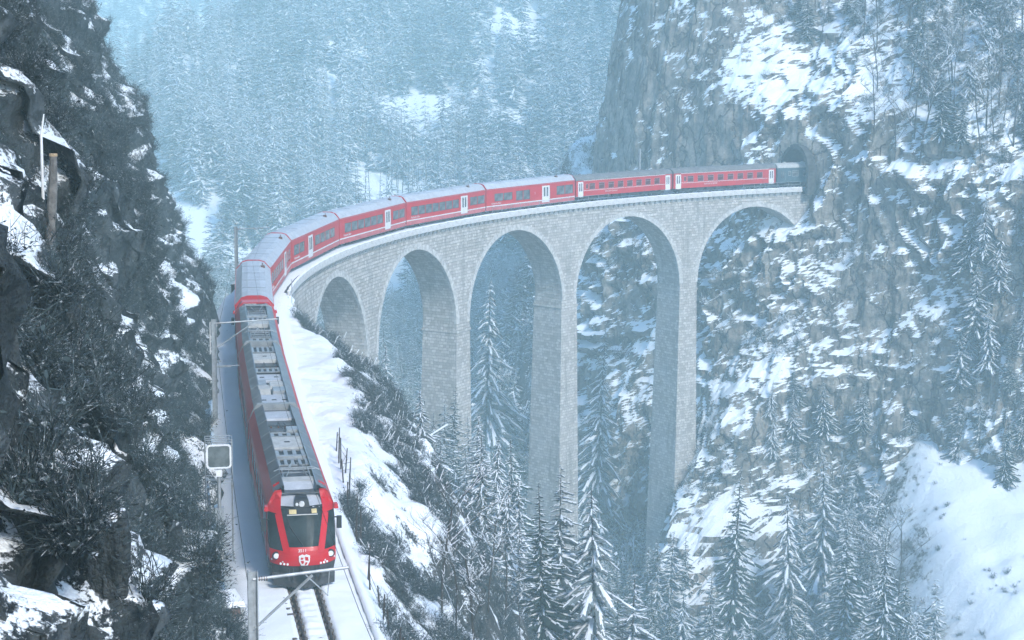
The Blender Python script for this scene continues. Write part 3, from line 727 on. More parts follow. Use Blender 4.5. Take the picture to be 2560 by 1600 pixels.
HWD = 1.33
def span(a, b, n, gap=0.09):
    w = (b - a - gap * (n - 1)) / n
    return [(a + i * (w + gap), a + i * (w + gap) + w) for i in range(n)]
def coach(s0, s1, label, wins, doors, text=None, odd=None):
    """low-floor panorama coach: red sides, frosted angular roof, white doors"""
    o, L = car_root('passenger_coach', s0, s1, label, 'coach', 'red panorama coaches of the train')
    a, b = 0.22, L - 0.22; z0, z1 = 0.98, 2.92
    body = MB()
    for y in (-HWD, HWD):
        holes = []
        for (w0, w1, n, zz0, zz1) in wins: holes += [(a + p, a + q, zz0, zz1) for p, q in span(w0 * L, w1 * L, n)]
        wall(body, a, b, z0, z1, y, holes)
        for h in holes: window(o, *h, y, 'glass')
        for d0 in doors: door(o, a + d0 * L, a + d0 * L + 1.55, y)
    for x in (a, b): body.poly([(x, -HWD, z0), (x, HWD, z0), (x, HWD, z1), (x, -HWD, z1)])
    body.box(a + .05, b - .05, -1.2, 1.2, 1.0, 1.04)
    body.build('body', 'red', o)
    core = MB(); core.box(a + .3, b - .3, -1.02, 1.02, 1.05, 1.42); core.build('interior', 'seat', o)
    st = MB()
    for y in (-HWD, HWD):
        sg = 1 if y > 0 else -1
        st.box(a, b, min(y, y + sg * .012), max(y, y + sg * .012), 0.86, 0.978)
    st.build('sill_stripe', 'carwhite', o)
    sk = MB()
    for y in (-1.29, 1.29): sk.box(a, b, y - .02, y + .02, 0.40, 0.858)
    sk.build('skirt', 'skirt', o)
    rf = MB()
    pr = [(-HWD - .01, 2.922), (-HWD - .01, 3.02), (-0.86, 3.58), (-0.45, 3.70), (0.45, 3.70), (0.86, 3.58), (HWD + .01, 3.02), (HWD + .01, 2.922)]
    rf.prism(pr, a + .01, b - .01); ro = rf.build('roof', 'roof', o)
    gt = MB()
    for y in (-HWD - .012, HWD + .012): gt.box(a, b, y - .02, y + .02, 2.95, 3.03)
    for x in (a, b - 0.07):                                      # red end hoop over the roof
        gt.prism([(p * 1.012, z + .012) for p, z in pr], x - .004, x + .074)
    gt.build('roof_trim', 'red', o)
    eq = MB(); eq.frustum(L * .80, L * .80 + .35, -0.9, -0.55, 3.56, 3.78, .03); eq.tube((L * .82, -0.7, 3.7), (L * .82, -0.7, 3.95), .04, n=6); eq.build('roof_vent', 'ceramic', o)
    jn = MB()
    for i in range(1, 5): jn.box(a + L * i / 5 - .012, a + L * i / 5 + .012, -0.84, 0.84, 3.70, 3.716)
    jn.build('roof_seam', 'fairing', o)
    ga = MB()
    for i, x in enumerate(np.arange(-0.12, 0.22, 0.085)): ga.box(x, x + 0.05, -0.80, 0.80, 0.8, 3.2 if i % 2 else 3.12)
    ga.build('gangway_bellows', 'black', o)
    underframe(o, L)
    if text: lettering(o, text, L * .065, -HWD - .014, 1.12, 0.30)
    lettering(o, 'RhB', L * .80, HWD + .014, 1.15, 0.36)
    if odd: lettering(o, odd, L * .525, -HWD - .014, 1.75, 0.5)
    return o

U0 = 50.46; S0 = U0 + 0.6; LC = 18.44
coach(S0, S0 + LC, 'red coach with grey roof directly behind the motor unit, where the curve begins', [(.06, .60, 6, 1.5, 2.45), (.77, .95, 2, 1.5, 2.45)], [.64], 'Rhätische Bahn')
coach(S0 + LC, S0 + 2 * LC, 'red coach with angular grey roof, second behind the motor unit, on the curve', [(.06, .60, 6, 1.5, 2.45), (.77, .95, 2, 1.5, 2.45)], [.64], 'Rhätische Bahn')
coach(S0 + 2 * LC, S0 + 3 * LC, 'red coach above the first small arch, white door left of its long window strip', [(.05, .25, 2, 1.5, 2.45), (.46, .88, 4, 1.5, 2.45)], [.325], 'Rhätische Bahn')
coach(S0 + 3 * LC, S0 + 4 * LC, 'red coach fourth behind the motor unit, white door right of six windows', [(.07, .62, 6, 1.45, 2.42), (.775, .96, 2, 1.45, 2.42)], [.65], 'Rhätische Bahn')
coach(S0 + 4 * LC, S0 + 5 * LC, 'red coach fifth behind the motor unit, with a long strip of seven windows', [(.055, .63, 7, 1.42, 2.42), (.775, .965, 2, 1.42, 2.42)], [.655], 'Rhätische Bahn')
coach(S0 + 5 * LC, S0 + 6 * LC, 'red coach with two pairs of large windows, coupled before the older coaches', [(.085, .275, 2, 1.45, 2.40), (.315, .465, 2, 1.25, 2.45), (.765, .955, 2, 1.35, 2.5)], [.60], 'Rhätische Bahn', '1')

def old_coach(s0, s1, label, paint='oldred', gmat='brownglass', text='RHÄTISCHE BAHN', roofmat='oldroof', stripe='carwhite'):
    o, L = car_root('older_coach', s0, s1, label, 'coach', 'older round-roofed coaches at the rear')
    a, b = 0.28, L - 0.28; z0, z1 = 0.80, 2.86
    body = MB(); n = 8
    for y in (-HWD, HWD):
        holes = []
        for i in range(n):
            c = a + 2.9 + i * (L - 0.56 - 5.6) / (n - 1) * 0.985; holes.append((c - 0.52, c + 0.52, 1.62, 2.46))
        for x in (a + 1.75,): holes.append((x, x + .42, 1.75, 2.40))
        wall(body, a, b, z0, z1, y, holes)
        for h in holes: window(o, *h, y, gmat, 'steel', split=h[1] - h[0] > .8)
        for x in (a + .35, b - 1.25):
            door(o, x, x + 0.9, y, 0.72, 2.7, stripe)
    for x in (a, b): body.poly([(x, -HWD, z0), (x, HWD, z0), (x, HWD, z1), (x, -HWD, z1)])
    body.build('body', paint, o)
    st = MB()
    for y in (-HWD, HWD):
        sg = 1 if y > 0 else -1
        for z, h in ((1.50, .05), (2.80, .055)): st.box(a + 1.3, b - 1.3, min(y, y + sg * .012), max(y, y + sg * .012), z, z + h)
    st.build('side_stripe', stripe, o)
    rf = MB(); pr = [(-HWD - .03, 2.86)] + [(-(HWD + .03) * math.cos(math.pi * i / 14), 2.9 + 0.62 * math.sin(math.pi * i / 14) ** .8) for i in range(15)] + [(HWD + .03, 2.86)]
    rf.prism(pr, a - .05, b + .05); rf.build('roof', roofmat, o)
    for i in range(6): eq = MB(); x = a + 1.8 + i * (L - 4) / 5; eq.frustum(x - .2, x + .2, -.2, .2, 3.48, 3.64, .06); eq.build('roof_vent', roofmat, o)
    ga = MB(); ga.box(-.15, .27, -.55, .55, .85, 2.75); ga.build('gangway_bellows', 'black', o)
    core = MB(); core.box(a + .3, b - .3, -1.05, 1.05, 0.9, 1.55); core.build('interior', 'seat', o)
    underframe(o, L)
    if text: lettering(o, text, L * .30, -HWD - .014, 1.16, 0.27, stripe)
    return o
e = S0 + 6 * LC
old_coach(e, e + 18.5, 'older red round-roofed coach, nearer the camera of the two red ones', text='RHÄTISCHE BAHN')
old_coach(e + 18.5, e + 37.0, 'older red round-roofed coach next to the tunnel mouth', text='RHÄTISCHE BAHN')
old_coach(e + 37.0, e + 55.5, 'coach half inside the tunnel mouth, tunnel shade put into its colour', 'coachshade', 'glass', None, 'pale', 'coachshade')

# ------------------------------------------------------------------ motor unit of three cars
def pantograph(parent, x, y=0.0, z=3.5, flip=1):
    m = MB()
    for yy in (-.55, .55): m.tube((x - .75, yy, z + .12), (x + .75, yy, z + .12), .03, n=5)
    for xx in (-.75, 0, .75): m.tube((x + xx, -.6, z + .12), (x + xx, .6, z + .12), .03, n=5)
    o = m.build('pantograph', 'steel', parent)
    a = MB()
    for yy in (-.42, .42): a.tube((x - .7 * flip, yy, z + .18), (x + .75 * flip, yy * .25, z + .34), .028, n=5)
    for yy in (-.12, .12): a.tube((x + .75 * flip, yy, z + .34), (x - .75 * flip, yy * 3.4, z + .46), .022, n=5)
    a.tube((x - .1, -.3, z + .27), (x - .1, .3, z + .27), .02, n=5)
    a.build('arm', 'silver', o)
    h = MB()
    for dx in (-.14, .14): h.tube((x - .75 * flip + dx, -.72, z + .5), (x - .75 * flip + dx, .72, z + .5), .025, n=5); 
    for s_ in (-1, 1): h.tube((x - .75 * flip, s_ * .72, z + .5), (x - .75 * flip, s_ * .95, z + .40), .02, n=5)
    h.build('contact_strip', 'steel', o)
    ins = MB()
    for xx in (-.75, .75):
        for yy in (-.55, .55): ins.tube((x + xx, yy, z - .05), (x + xx, yy, z + .10), .06, .045, n=8)
    ins.build('insulator', 'ceramic', o)
def grille(parent, x0, x1, y0, y1, z, n, mat='silver', bed='black'):
    m = MB(); m.box(x0, x1, y0, y1, z - .06, z); o = m.build('grille', bed, parent)
    for i in range(n):
        y = y0 + (y1 - y0) * (i + .5) / n; w = (y1 - y0) / n * .22
        s_ = MB(); s_.box(x0 + .02, x1 - .02, y - w, y + w, z + .002, z + .05); s_.build('slat', mat, o)
    f = MB()
    for yy in (y0, y1): f.box(x0, x1, yy - .03, yy + .03, z + .002, z + .07)
    for xx in (x0, x1): f.box(xx - .03, xx + .03, y0 + .031, y1 - .031, z + .002, z + .068)
    f.build('frame', mat, o)
def rbox(parent, x0, x1, y0, y1, z0, z1, mat='silver', marks=0):
    m = MB(); m.frustum(x0, x1, y0, y1, z0, z1, .04); o = m.build('roof_box', mat, parent)
    if marks:
        k = MB()
        for i in range(marks):
            y = y0 + (y1 - y0) * (i + .5) / marks; k.box((x0 + x1) / 2 - .08, (x0 + x1) / 2 + .08, y - .12, y + .12, z1 + .002, z1 + .02)
        k.build('vent_slot', 'black', o)
ROOFPTS = [(1.33, 2.70), (1.33, 2.98), (1.08, 3.50), (0.70, 3.74), (0.65, 3.76), (0.63, 3.46)]
def motor_car(s0, s1, label, front_cab, rear_cab, layout):
    o, L = car_root('motor_car', s0, s1, label, 'motor car', 'three cars of the motor unit')
    a = 1.75 if front_cab else 0.12; b = L - 1.75 if rear_cab else L - 0.12
    body = MB(); z0, z1 = 0.95, 2.70
    wins = [(p, q, 1.55, 2.45) for p, q in span(a + 2.2, b - 2.2, 6, .12)]
    for y in (-HWD, HWD):
        wall(body, a, b, z0, z1, y, wins)
        for w in wins: window(o, *w, y)
        door(o, a + .45, a + 1.75, y, .75, 2.66, 'red'); door(o, b - 1.8, b - .5, y, .75, 2.66, 'red')
    for x in (a, b): body.poly([(x, -HWD, z0), (x, HWD, z0), (x, HWD, z1), (x, -HWD, z1)])
    for sg in (-1, 1):
        for i in (0, 1):
            (y0, za), (y1, zb) = ROOFPTS[i], ROOFPTS[i + 1]
            body.poly([(a, sg * y0, za), (b, sg * y0, za), (b, sg * y1, zb), (a, sg * y1, zb)])
    body.build('body', 'red', o)
    fa = MB()
    for sg in (-1, 1):
        for i in (2, 3, 4):
            (y0, za), (y1, zb) = ROOFPTS[i], ROOFPTS[i + 1]
            fa.poly([(a, sg * y0, za), (b, sg * y0, za), (b, sg * y1, zb), (a, sg * y1, zb)])
        x = a + 2.0
        while x < b - 1: fa.prism([(sg * 1.085, 3.505), (sg * .705, 3.75), (sg * .655, 3.77), (sg * .655, 3.74), (sg * .70, 3.73), (sg * 1.07, 3.49)], x, x + .03, 1); x += 2.4
    fa.build('roof_fairing', ['fairing', 'silver'], o)
    fl = MB(); fl.box(a, b, -.8, .8, 3.40, 3.46); fl.build('roof_deck', 'roofdeck', o)
    sk = MB()
    for y in (-1.29, 1.29): sk.box(a, b, y - .02, y + .02, .38, .948)
    sk.build('skirt', 'fairing', o)
    if not front_cab or not rear_cab:
        for x in ([a] if not front_cab else []) + ([b] if not rear_cab else []):
            hp = MB(); hp.prism([(-1.34, 2.9), (-1.13, 3.44), (-.9, 3.78), (.9, 3.78), (1.13, 3.44), (1.34, 2.9)], x - .05, x + .05); hp.build('end_hoop', 'silver', o)
    if not rear_cab:
        ga = MB(); ga.box(L - .12, L + .16, -.85, .85, .8, 3.2); ga.build('gangway_bellows', 'black', o)
    underframe(o, L)
    lettering(o, 'Rhätische Bahn', L * .62, HWD + .014, 1.1, .34)
    for it in layout:
        k, x = it[0], it[1]
        if k == 'pan': pantograph(o, x, flip=it[2])
        elif k == 'grille': grille(o, x, x + it[2], -.74, .74, 3.60, it[3])
        elif k == 'box': rbox(o, x, x + it[2], it[3], it[4], 3.46, 3.46 + it[5], it[6], it[7] if len(it) > 7 else 0)
        elif k == 'pipes':
            p = MB(); r_ = random.Random(int(x * 10))
            for i in range(5):
                y = -.6 + .3 * i; p.tube((x, y, 3.55), (x + it[2] * r_.uniform(.5, 1), y + r_.uniform(-.2, .2), 3.58), .03, n=5)
            p.tube((x + .3, -.65, 3.6), (x + .3, .65, 3.6), .035, n=5)
            for i in range(4): p.tube((x + .3, -.5 + .33 * i, 3.46), (x + .3, -.5 + .33 * i, 3.62), .055, .04, n=7, m=1)
            p.build('roof_cables', ['darksteel', 'ceramic'], o)
    return o, L

CABZ = [0.95, 1.15, 1.35, 1.52, 1.66, 1.80, 2.00, 2.20, 2.40, 2.60, 2.80, 2.98, 3.15, 3.30, 3.45, 3.58]
def cab_x(z):  return float(np.interp(z, [0.35, 0.95, 1.25, 1.52, 2.0, 2.5, 2.86, 3.05, 3.58], [0.10, 0.02, 0.0, 0.10, 0.38, 0.68, 0.90, 1.15, 1.74]))
def cab_w(z):  return float(np.interp(z, [0.35, 0.95, 2.5, 2.98, 3.42, 3.58], [1.20, 1.30, 1.33, 1.30, 1.10, 0.98]))
def cab(o, L, at_end=False):
    """raked cab front; local x runs back from the nose"""
    fx = (lambda x: L - x) if at_end else (lambda x: x)
    sy = -1 if at_end else 1
    W = np.linspace(-1, 1, 45)
    LIM = lambda z: 0.43 + 0.21 * (z - 1.6) / 1.4
    def P(w, z, out=0.0):
        back = 0.62 * abs(w) ** 3.2 + 0.10 * w * w
        return (fx(min(cab_x(z) + back, 1.78) - out), sy * w * cab_w(z), z)
    shell, scr, sides = MB(), MB(), {-1: MB(), 1: MB()}
    for zi in range(len(CABZ) - 1):
        for wi in range(len(W) - 1):
            w0, w1, za, zb = W[wi], W[wi + 1], CABZ[zi], CABZ[zi + 1]
            q = [P(w0, za), P(w1, za), P(w1, zb), P(w0, zb)]
            cw, cz = abs(w0 + w1) / 2, (za + zb) / 2
            lim = LIM(cz)
            if cw < lim + (0.02 if cz < 3.30 else 0.06) and 1.66 < cz: continue
            if cw > lim + .17 and 1.52 < cz < 2.8: sides[-1 if w0 + w1 < 0 else 1].poly([P(w0, za, .006), P(w1, za, .006), P(w1, zb, .006), P(w0, zb, .006)]); continue
            shell.poly(q)
    for sgn in (-1, 1):                                              # cab side walls back to the body
        for za, zb in zip(CABZ[:-1], CABZ[1:]):
            a0, a1 = P(sgn, za), P(sgn, zb)
            cz = (za + zb) / 2
            side = sides[sgn]; tgt = side if 1.52 < cz < 2.6 else shell
            yb = lambda z: sy * sgn * float(np.interp(z, [0, 2.98, 3.42, 3.58], [1.33, 1.33, 1.12, 1.02]))
            mid0, mid1 = (fx(1.45), yb(za) , za), (fx(1.45), yb(zb), zb)
            if tgt is side and P(sgn, za)[0] != fx(1.78):
                side.poly([a0, (fx(1.72), a0[1], za), (fx(1.72), a1[1], zb), a1])
                shell.poly([(fx(1.72), a0[1], za), (fx(1.80), yb(za), za), (fx(1.80), yb(zb), zb), (fx(1.72), a1[1], zb)])
            else: shell.poly([a0, (fx(1.80), yb(za), za), (fx(1.80), yb(zb), zb), a1])
    # pillars: thick red bands from the bonnet up over the roof edge
    for sgn in (-1, 1):
        zs = [1.45, 1.8, 2.2, 2.6, 2.98, 3.25, 3.50]; inn, outr = [], []
        for z in zs:
            l = LIM(z)
            inn.append(P(sgn * l, z, .05)); outr.append(P(sgn * (l + .20), z, .05))
        for i in range(len(zs) - 1): shell.poly([inn[i], outr[i], outr[i + 1], inn[i + 1]])
        e0, e1 = inn[-1], outr[-1]
        f0, f1 = (fx(2.6), sy * sgn * .80, 3.72), (fx(2.6), sy * sgn * 1.06, 3.56)
        shell.poly([e0, e1, f1, f0])
        inn2 = [P(sgn * LIM(z), z, -.03) for z in zs]
        for i in range(len(zs) - 1): shell.poly([inn[i], inn[i + 1], inn2[i + 1], inn2[i]])
    shell.build('cab_shell', 'red', o)
    for zi in range(5, len(CABZ) - 5):
        for wi in range(10):
            za, zb = CABZ[zi - 1] if zi == 5 else CABZ[zi], CABZ[zi + 1]
            if zi == 5: za = 1.66
            l0, l1 = (LIM(z) + .02 for z in (za, zb))
            f0, f1 = -1 + .2 * wi, -1 + .2 * (wi + 1)
            scr.poly([P(l0 * f0, za, -.02), P(l0 * f1, za, -.02), P(l1 * f1, zb, -.02), P(l1 * f0, zb, -.02)])
    ws = scr.build('windscreen', 'windshield', o, smooth=True)
    for q in (-1, 1): sides[q].build('cab_side_window', 'windshield', o)
    # dark band with destination displays and pale sill above the screen
    d = MB()
    def slab(m, w0, w1, za, zb, o0, o1, mi=0):
        p = [P(w0, za, o0), P(w1, za, o0), P(w1, zb, o0 ), P(w0, zb, o0), P(w0, za, o1), P(w1, za, o1), P(w1, zb, o1), P(w0, zb, o1)]
        m.faces(p, [(0, 3, 2, 1), (4, 5, 6, 7), (0, 1, 5, 4), (1, 2, 6, 5), (2, 3, 7, 6), (3, 0, 4, 7)], mi)
    slab(d, -.46, .46, 2.82, 3.00, -.02, .10); dp = d.build('display_box', 'black', o)
    for w0, w1 in ((-.44, -.28), (.18, .40)):
        k = MB(); slab(k, w0, w1, 2.85, 2.98, .102, .115); k.build('destination_display', 'yellow', dp)
    k = MB(); slab(k, -.46, .46, 2.785, 2.815, .0, .12); k.build('display_sill', 'pale', dp)
    k = MB(); slab(k, -.66, .66, 3.00, 3.06, -.06, .03); k.build('brow', 'black', o)
    # visor roof in front of the roof deck and the top headlight
    v = MB(); pts = [P(w, 3.06, .03) for w in (-.66, -.3, 0, .3, .66)]
    back = [(fx(2.7), sy * y, 3.66) for y in (-.72, -.4, 0, .4, .72)]
    for i in range(4): v.poly([pts[i], pts[i + 1], back[i + 1], back[i]])
    for i, sgn in ((0, -1), (4, 1)): v.poly([pts[i], P(sgn * .80, 3.30, .03), (fx(2.7), sy * sgn * .98, 3.60), back[i]])
    v.build('cab_roof', 'roof', o)
    h = MB(); x0, x1 = 1.10, 1.52
    h.faces([(fx(x0), sy * -.32, 3.02), (fx(x0), sy * .32, 3.02), (fx(x1), sy * .24, 3.12), (fx(x1), sy * -.24, 3.12), (fx(x0 + .1), sy * -.27, 3.30), (fx(x0 + .1), sy * .27, 3.30), (fx(x1 + .1), sy * .22, 3.40), (fx(x1 + .1), sy * -.22, 3.40)],
            [(0, 3, 2, 1), (4, 5, 6, 7), (0, 1, 5, 4), (1, 2, 6, 5), (2, 3, 7, 6), (3, 0, 4, 7)])
    hb = h.build('roof_headlight', 'black', o)
    k = MB(); k.tube((fx(x0 - .02), 0, 3.15), (fx(x0 + .06), 0, 3.17), .11, n=14); k.tube((fx(x0 - .005), sy * .19, 3.14), (fx(x0 + .05), sy * .19, 3.15), .06, n=10); k.build('lens', 'lampglass', hb)
    # lower front: bumper, headlights, plough, coupler
    for sgn in (-1, 1):
        hl = MB(); p = Vector(P(sgn * .82, 1.30)); q = Vector(P(sgn * .82, 1.30, .06))
        hl.tube(p, q, .17, .15, n=14); ho = hl.build('headlight', 'black', o)
        k = MB(); p2 = Vector(P(sgn * .82, 1.30, .075)); k.tube(q, p2, .11, .10, n=14); k.build('lens', 'lampglass', ho)
        k = MB()
        for i in range(3): c = Vector(P(sgn * (.50 + .10 * i), 1.02)); k.tube(c, Vector(P(sgn * (.50 + .10 * i), 1.02, .04)), .045, n=8)
        k.build('marker_light', 'lampglass', o)
        k = MB(); slab(k, sgn * .62, sgn * .97, 1.06, 1.13, .0, .02); k.build('front_stripe', 'carwhite', o)
        mr = MB(); x = 1.25; mr.box(min(fx(x), fx(x + .12)), max(fx(x), fx(x + .12)), *sorted((sgn * 1.40, sgn * 1.60)), 2.05, 2.55); mr.tube((fx(x + .1), sgn * 1.25, 2.5), (fx(x + .1), sgn * 1.5, 2.5), .03, n=5); mr.build('rear_view_mirror', 'black', o)
        mr = MB(); mr.frustum(min(fx(1.3), fx(1.65)), max(fx(1.3), fx(1.65)), *sorted((sgn * 1.30, sgn * 1.48)), 2.86, 3.04, .03); mr.build('side_camera', 'red', o)
    fr = MB()
    for wi in range(len(W) - 1):
        w0, w1 = W[wi], W[wi + 1]
        fr.poly([P(w0, .35, -.06), P(w1, .35, -.06), P(w1, .95, -.03), P(w0, .95, -.03)])
    fr.build('front_skirt', 'under', o)
    pl = MB()
    for sgn in (-1, 1):
        pl.faces([(fx(-.28), 0, .10), (fx(.35), sgn * 1.22, .12), (fx(.45), sgn * 1.24, .62), (fx(.05), 0, .58), (fx(.1), 0, .10), (fx(.6), sgn * 1.2, .12)],
                 [(0, 1, 2, 3), (0, 4, 5, 1)])
    pl.build('snow_plough', 'under', o)
    cp = MB(); cp.box(min(fx(-.45), fx(.1)), max(fx(-.45), fx(.1)), -.16, .16, .70, .98); cp.tube((fx(-.47), -.1, .84), (fx(-.47), .1, .84), .13, n=10)
    for yy in (-.62, -.45, .45, .62): cp.tube((fx(-.06), yy, .9), (fx(-.12), yy, .42), .035, n=6)
    cp.build('coupler', 'under', o)
    wp = MB(); wp.tube(Vector(P(.02, 1.72, .05)), Vector(P(.42, 2.45, .03)), .02, n=5); wp.tube(Vector(P(.30, 2.2, .05)), Vector(P(.46, 2.7, .03)), .016, n=5); wp.build('wiper', 'black', o)
    # emblem: a heraldic shield, and the running number
    ez = 1.17; cx = P(0, ez)[0]; n_ = -1 if not at_end else 1
    em = MB(); sh = [(-.22, .20), (-.08, .26), (0, .22), (.08, .26), (.22, .20), (.21, -.02), (.13, -.18), (0, -.27), (-.13, -.18), (-.21, -.02)]
    em.prism([(y, ez + z) for y, z in sh], cx + n_ * .015, cx + n_ * .05); eo = em.build('emblem', 'carwhite', o)
    k = MB()
    for pts in ([(-.15, .15), (-.02, .17), (-.03, .02), (-.16, 0.0)], [(.03, .02), (.15, 0.0), (.10, -.13), (.02, -.08)], [(.04, .13), (.14, .15), (.15, .06), (.06, .06)], [(-.12, -.06), (-.03, -.06), (-.01, -.2), (-.09, -.14)]):
        k.prism([(y, ez + z) for y, z in pts], cx + n_ * .052, cx + n_ * .062)
    k.build('emblem_figure', 'red', eo)
    zt = 1.50; lettering(o, '3511', fx(cab_x(zt) - .03) , sy * .24 if not at_end else -.24, zt, .17, rot=(R(62), 0, R(-90) if not at_end else R(90)))

LM = U0 / 3
A = [('box', 2.75, .7, -.72, .72, .20, 'pale', 0), ('pan', 4.25, 1), ('grille', 5.4, 1.0, 5), ('box', 6.65, .25, -.74, .74, .24, 'silver'), ('grille', 7.05, .95, 4), ('box', 8.3, 2.0, -.76, .76, .22, 'pale', 1), ('grille', 10.5, .7, 4),
     ('box', 11.4, .8, -.74, -.1, .26, 'silver'), ('box', 11.4, .7, 0.0, .7, .2, 'roofdeck'), ('pipes', 12.4, 1.8), ('box', 14.4, 1.6, -.74, .74, .10, 'roof')]
B = [('box', .5, 2.6, -.76, .76, .08, 'roof', 3), ('box', 3.3, 1.1, -.74, .0, .22, 'silver'), ('box', 3.4, 1.0, .08, .74, .3, 'pale'), ('box', 4.7, 1.2, -.74, .1, .18, 'pale'), ('box', 4.8, 1.3, .2, .74, .22, 'silver'), ('box', 6.4, 1.6, -.75, .75, .12, 'roof', 2),
     ('grille', 8.3, 1.0, 5), ('pipes', 9.6, 1.8), ('box', 11.7, 1.9, -.76, .76, .2, 'pale', 1), ('grille', 14.0, 1.6, 5)]
C = [('grille', .5, 1.1, 4), ('pan', 2.9, 1), ('pipes', 4.2, 1.7), ('box', 6.2, 1.2, -.74, .74, .24, 'pale'), ('grille', 7.7, 1.2, 5), ('box', 9.2, .4, -.74, .74, .25, 'silver'), ('pan', 10.9, -1), ('pipes', 12.0, 1.6)]
o1, l1 = motor_car(0.0, LM, 'leading red motor car with raked cab front, roof pantograph and snow plough', True, False, A); cab(o1, l1)
motor_car(LM, 2 * LM, 'middle car of the red motor unit with grey roof equipment', False, False, B)
o3, l3 = motor_car(2 * LM, 3 * LM, 'rear car of the red motor unit with red hoop over its roof end', False, True, C); cab(o3, l3, True)
hp = MB(); hpts = [(-1.36, 2.6), (-1.36, 2.98), (-1.15, 3.42), (-.9, 3.80), (.9, 3.80), (1.15, 3.42), (1.36, 2.98), (1.36, 2.6)]
inner = [(y * .9, z - .1 if abs(y) < 1.2 else z) for y, z in hpts]
for i in range(7):
    q = [hpts[i], hpts[i + 1], inner[i + 1], inner[i]]
    hp.prism(q, l3 - 2.7, l3 - 1.55)
hp.build('roof_hoop', 'red', o3)
lettering(o3, 'RHÄTISCHE', l3 - 2.73, .78, 3.62, .16, rot=(R(75), 0, R(-90)))

# ================================================================== line-side equipment
def mast(s, off, top, arm, label, brace=True, kind='catenary_mast', up=0.0):
    p = Vector(tp(s, off, -0.6)); o = empty(kind, p, rotz(s)); tag(o, label, 'mast')
    h = top + .6
    m = MB()
    for yy in (-.13, .13): m.box(-.12, .12, yy - .016, yy + .016, 0, h)
    m.box(-.012, .012, -.114, .114, .01, h - .01); m.build('post', 'steel', o)
    f = MB(); f.frustum(-.3, .3, -.3, .3, -.3, .35, .03); f.build('footing', 'concrete', o)
    sg = -1 if off < 0 else 1                                       # arms reach over the track (local -Y is to the right)
    if arm:
        a = MB(); a.tube((.0, 0, h - .25), (0, sg * arm, h - .05 + up), .048, n=6); a.build('cantilever', 'steel', o)
        if brace:
            b = MB(); b.tube((0, 0, h - 1.75), (0, sg * arm * .62, h - .22), .042, n=6); b.build('stay', 'steel', o)
        i = MB()
        for k in range(4): i.tube((0, sg * (.18 + .07 * k), h - .24), (0, sg * (.2 + .07 * k), h - .24), .07, n=8)
        i.build('insulator', 'ceramic', o)
        d = MB(); d.tube((0, sg * arm * .55, h - .2), (0, sg * arm * .78, h - .85), .018, n=5); d.tube((0, sg * arm * .8, h - .1), (0, sg * arm * .78, h - .85), .014, n=5); d.build('steady_arm', 'steel', o)
    return o, h
mo, mh = mast(31, -2.75, 5.55, 3.6, 'tall grey catenary mast beside the middle car of the motor unit')
a = MB(); a.tube((0, 0, mh - 2.7), (0, -2.6, mh - 2.68), .022, n=5); a.box(-.03, .03, -.95, -.1, mh - 2.78, mh - 2.66); a.box(-.03, .03, -.4, -.1, mh - 2.45, mh - 2.38); a.build('tie_rod', 'steel', mo)
mast(-17, -3.05, 6.45, 2.75, 'grey steel catenary mast standing in front of the train nose')
mast(84, -2.9, 4.7, 3.0, 'thin catenary mast at the far corner of the hillside behind the curve', False)
mast(177.6, -2.7, 6.2, 0, 'thin pale mast behind the older coaches against the cliff')
# wires
def wire(name, pts, r, label, sag=.25):
    m = MB()
    for a, b in zip(pts[:-1], pts[1:]):
        a, b = Vector(a), Vector(b); L = (b - a).length; n = 8; prev = a
        for i in range(1, n + 1):
            t = i / n; q = a.lerp(b, t) - Vector((0, 0, 4 * sag * t * (1 - t) * min(1, L / 45))); m.tube(prev, q, r, n=4); prev = q
    o = m.build(name, 'wire'); tag(o, label, 'wire'); return o
wire('contact_wire', [tp(s, 0, 5.1) for s in (-45, -17, 8, 31, 58, 84)], .010, 'thin dark contact wire running above the train roof', .05)
wire('feeder_wire', [tp(s, o_, z_) for s, o_, z_ in ((-45, -2.9, 4.6), (-17, -2.95, 4.4), (31, -2.65, 4.6), (84, -2.9, 5.0))], .012, 'thin dark feeder wire strung along the hillside masts', .9)

# rounded square panel on its post with a lattice cage behind
p = Vector(tp(3.2, -3.15, -.45)); o = empty('mirror_post', p, rotz(3.2)); tag(o, 'square rounded mirror panel on a grey post beside the leading car', 'sign')
m = MB(); m.tube((0, 0, 0), (0, 0, 5.5), .075, n=10); m.build('post', 'steel', o)
def rrect(w, r, n=5):
    pts = []
    for cx, cz, a0 in ((w - r, w - r, 0), (-w + r, w - r, 90), (-w + r, -w + r, 180), (w - r, -w + r, 270)):
        for i in range(n + 1): t = R(a0 + 90 * i / n); pts.append((cx + r * math.cos(t), cz + r * math.sin(t)))
    return pts
pz = 5.15
m = MB(); m.prism([(y, pz + z) for y, z in rrect(.46, .12)], -.13, -.09); m.build('panel', 'mirror', o)
m = MB(); A_, B_ = rrect(.50, .15), rrect(.43, .11); n_ = len(A_)
for x_ in (-.16, -.08): m.faces([(x_, y, pz + z) for y, z in A_] + [(x_, y, pz + z) for y, z in B_], [(i, (i + 1) % n_, n_ + (i + 1) % n_, n_ + i) for i in range(n_)])
m.faces([(-.16, y, pz + z) for y, z in A_] + [(-.08, y, pz + z) for y, z in A_], [(i, (i + 1) % n_, n_ + (i + 1) % n_, n_ + i) for i in range(n_)])
m.build('rim', 'white', o)
m = MB(); m.box(-.10, .10, -.12, .12, 4.3, 4.6); m.build('bracket', 'white', o)
m = MB(); m.box(-.14, .14, -.17, .17, 1.5, 3.0); m.build('equipment_box', 'steel', o)
m = MB(); m.box(-.12, .12, -.13, .13, .85, 1.25); m.build('small_box', 'pale', o)
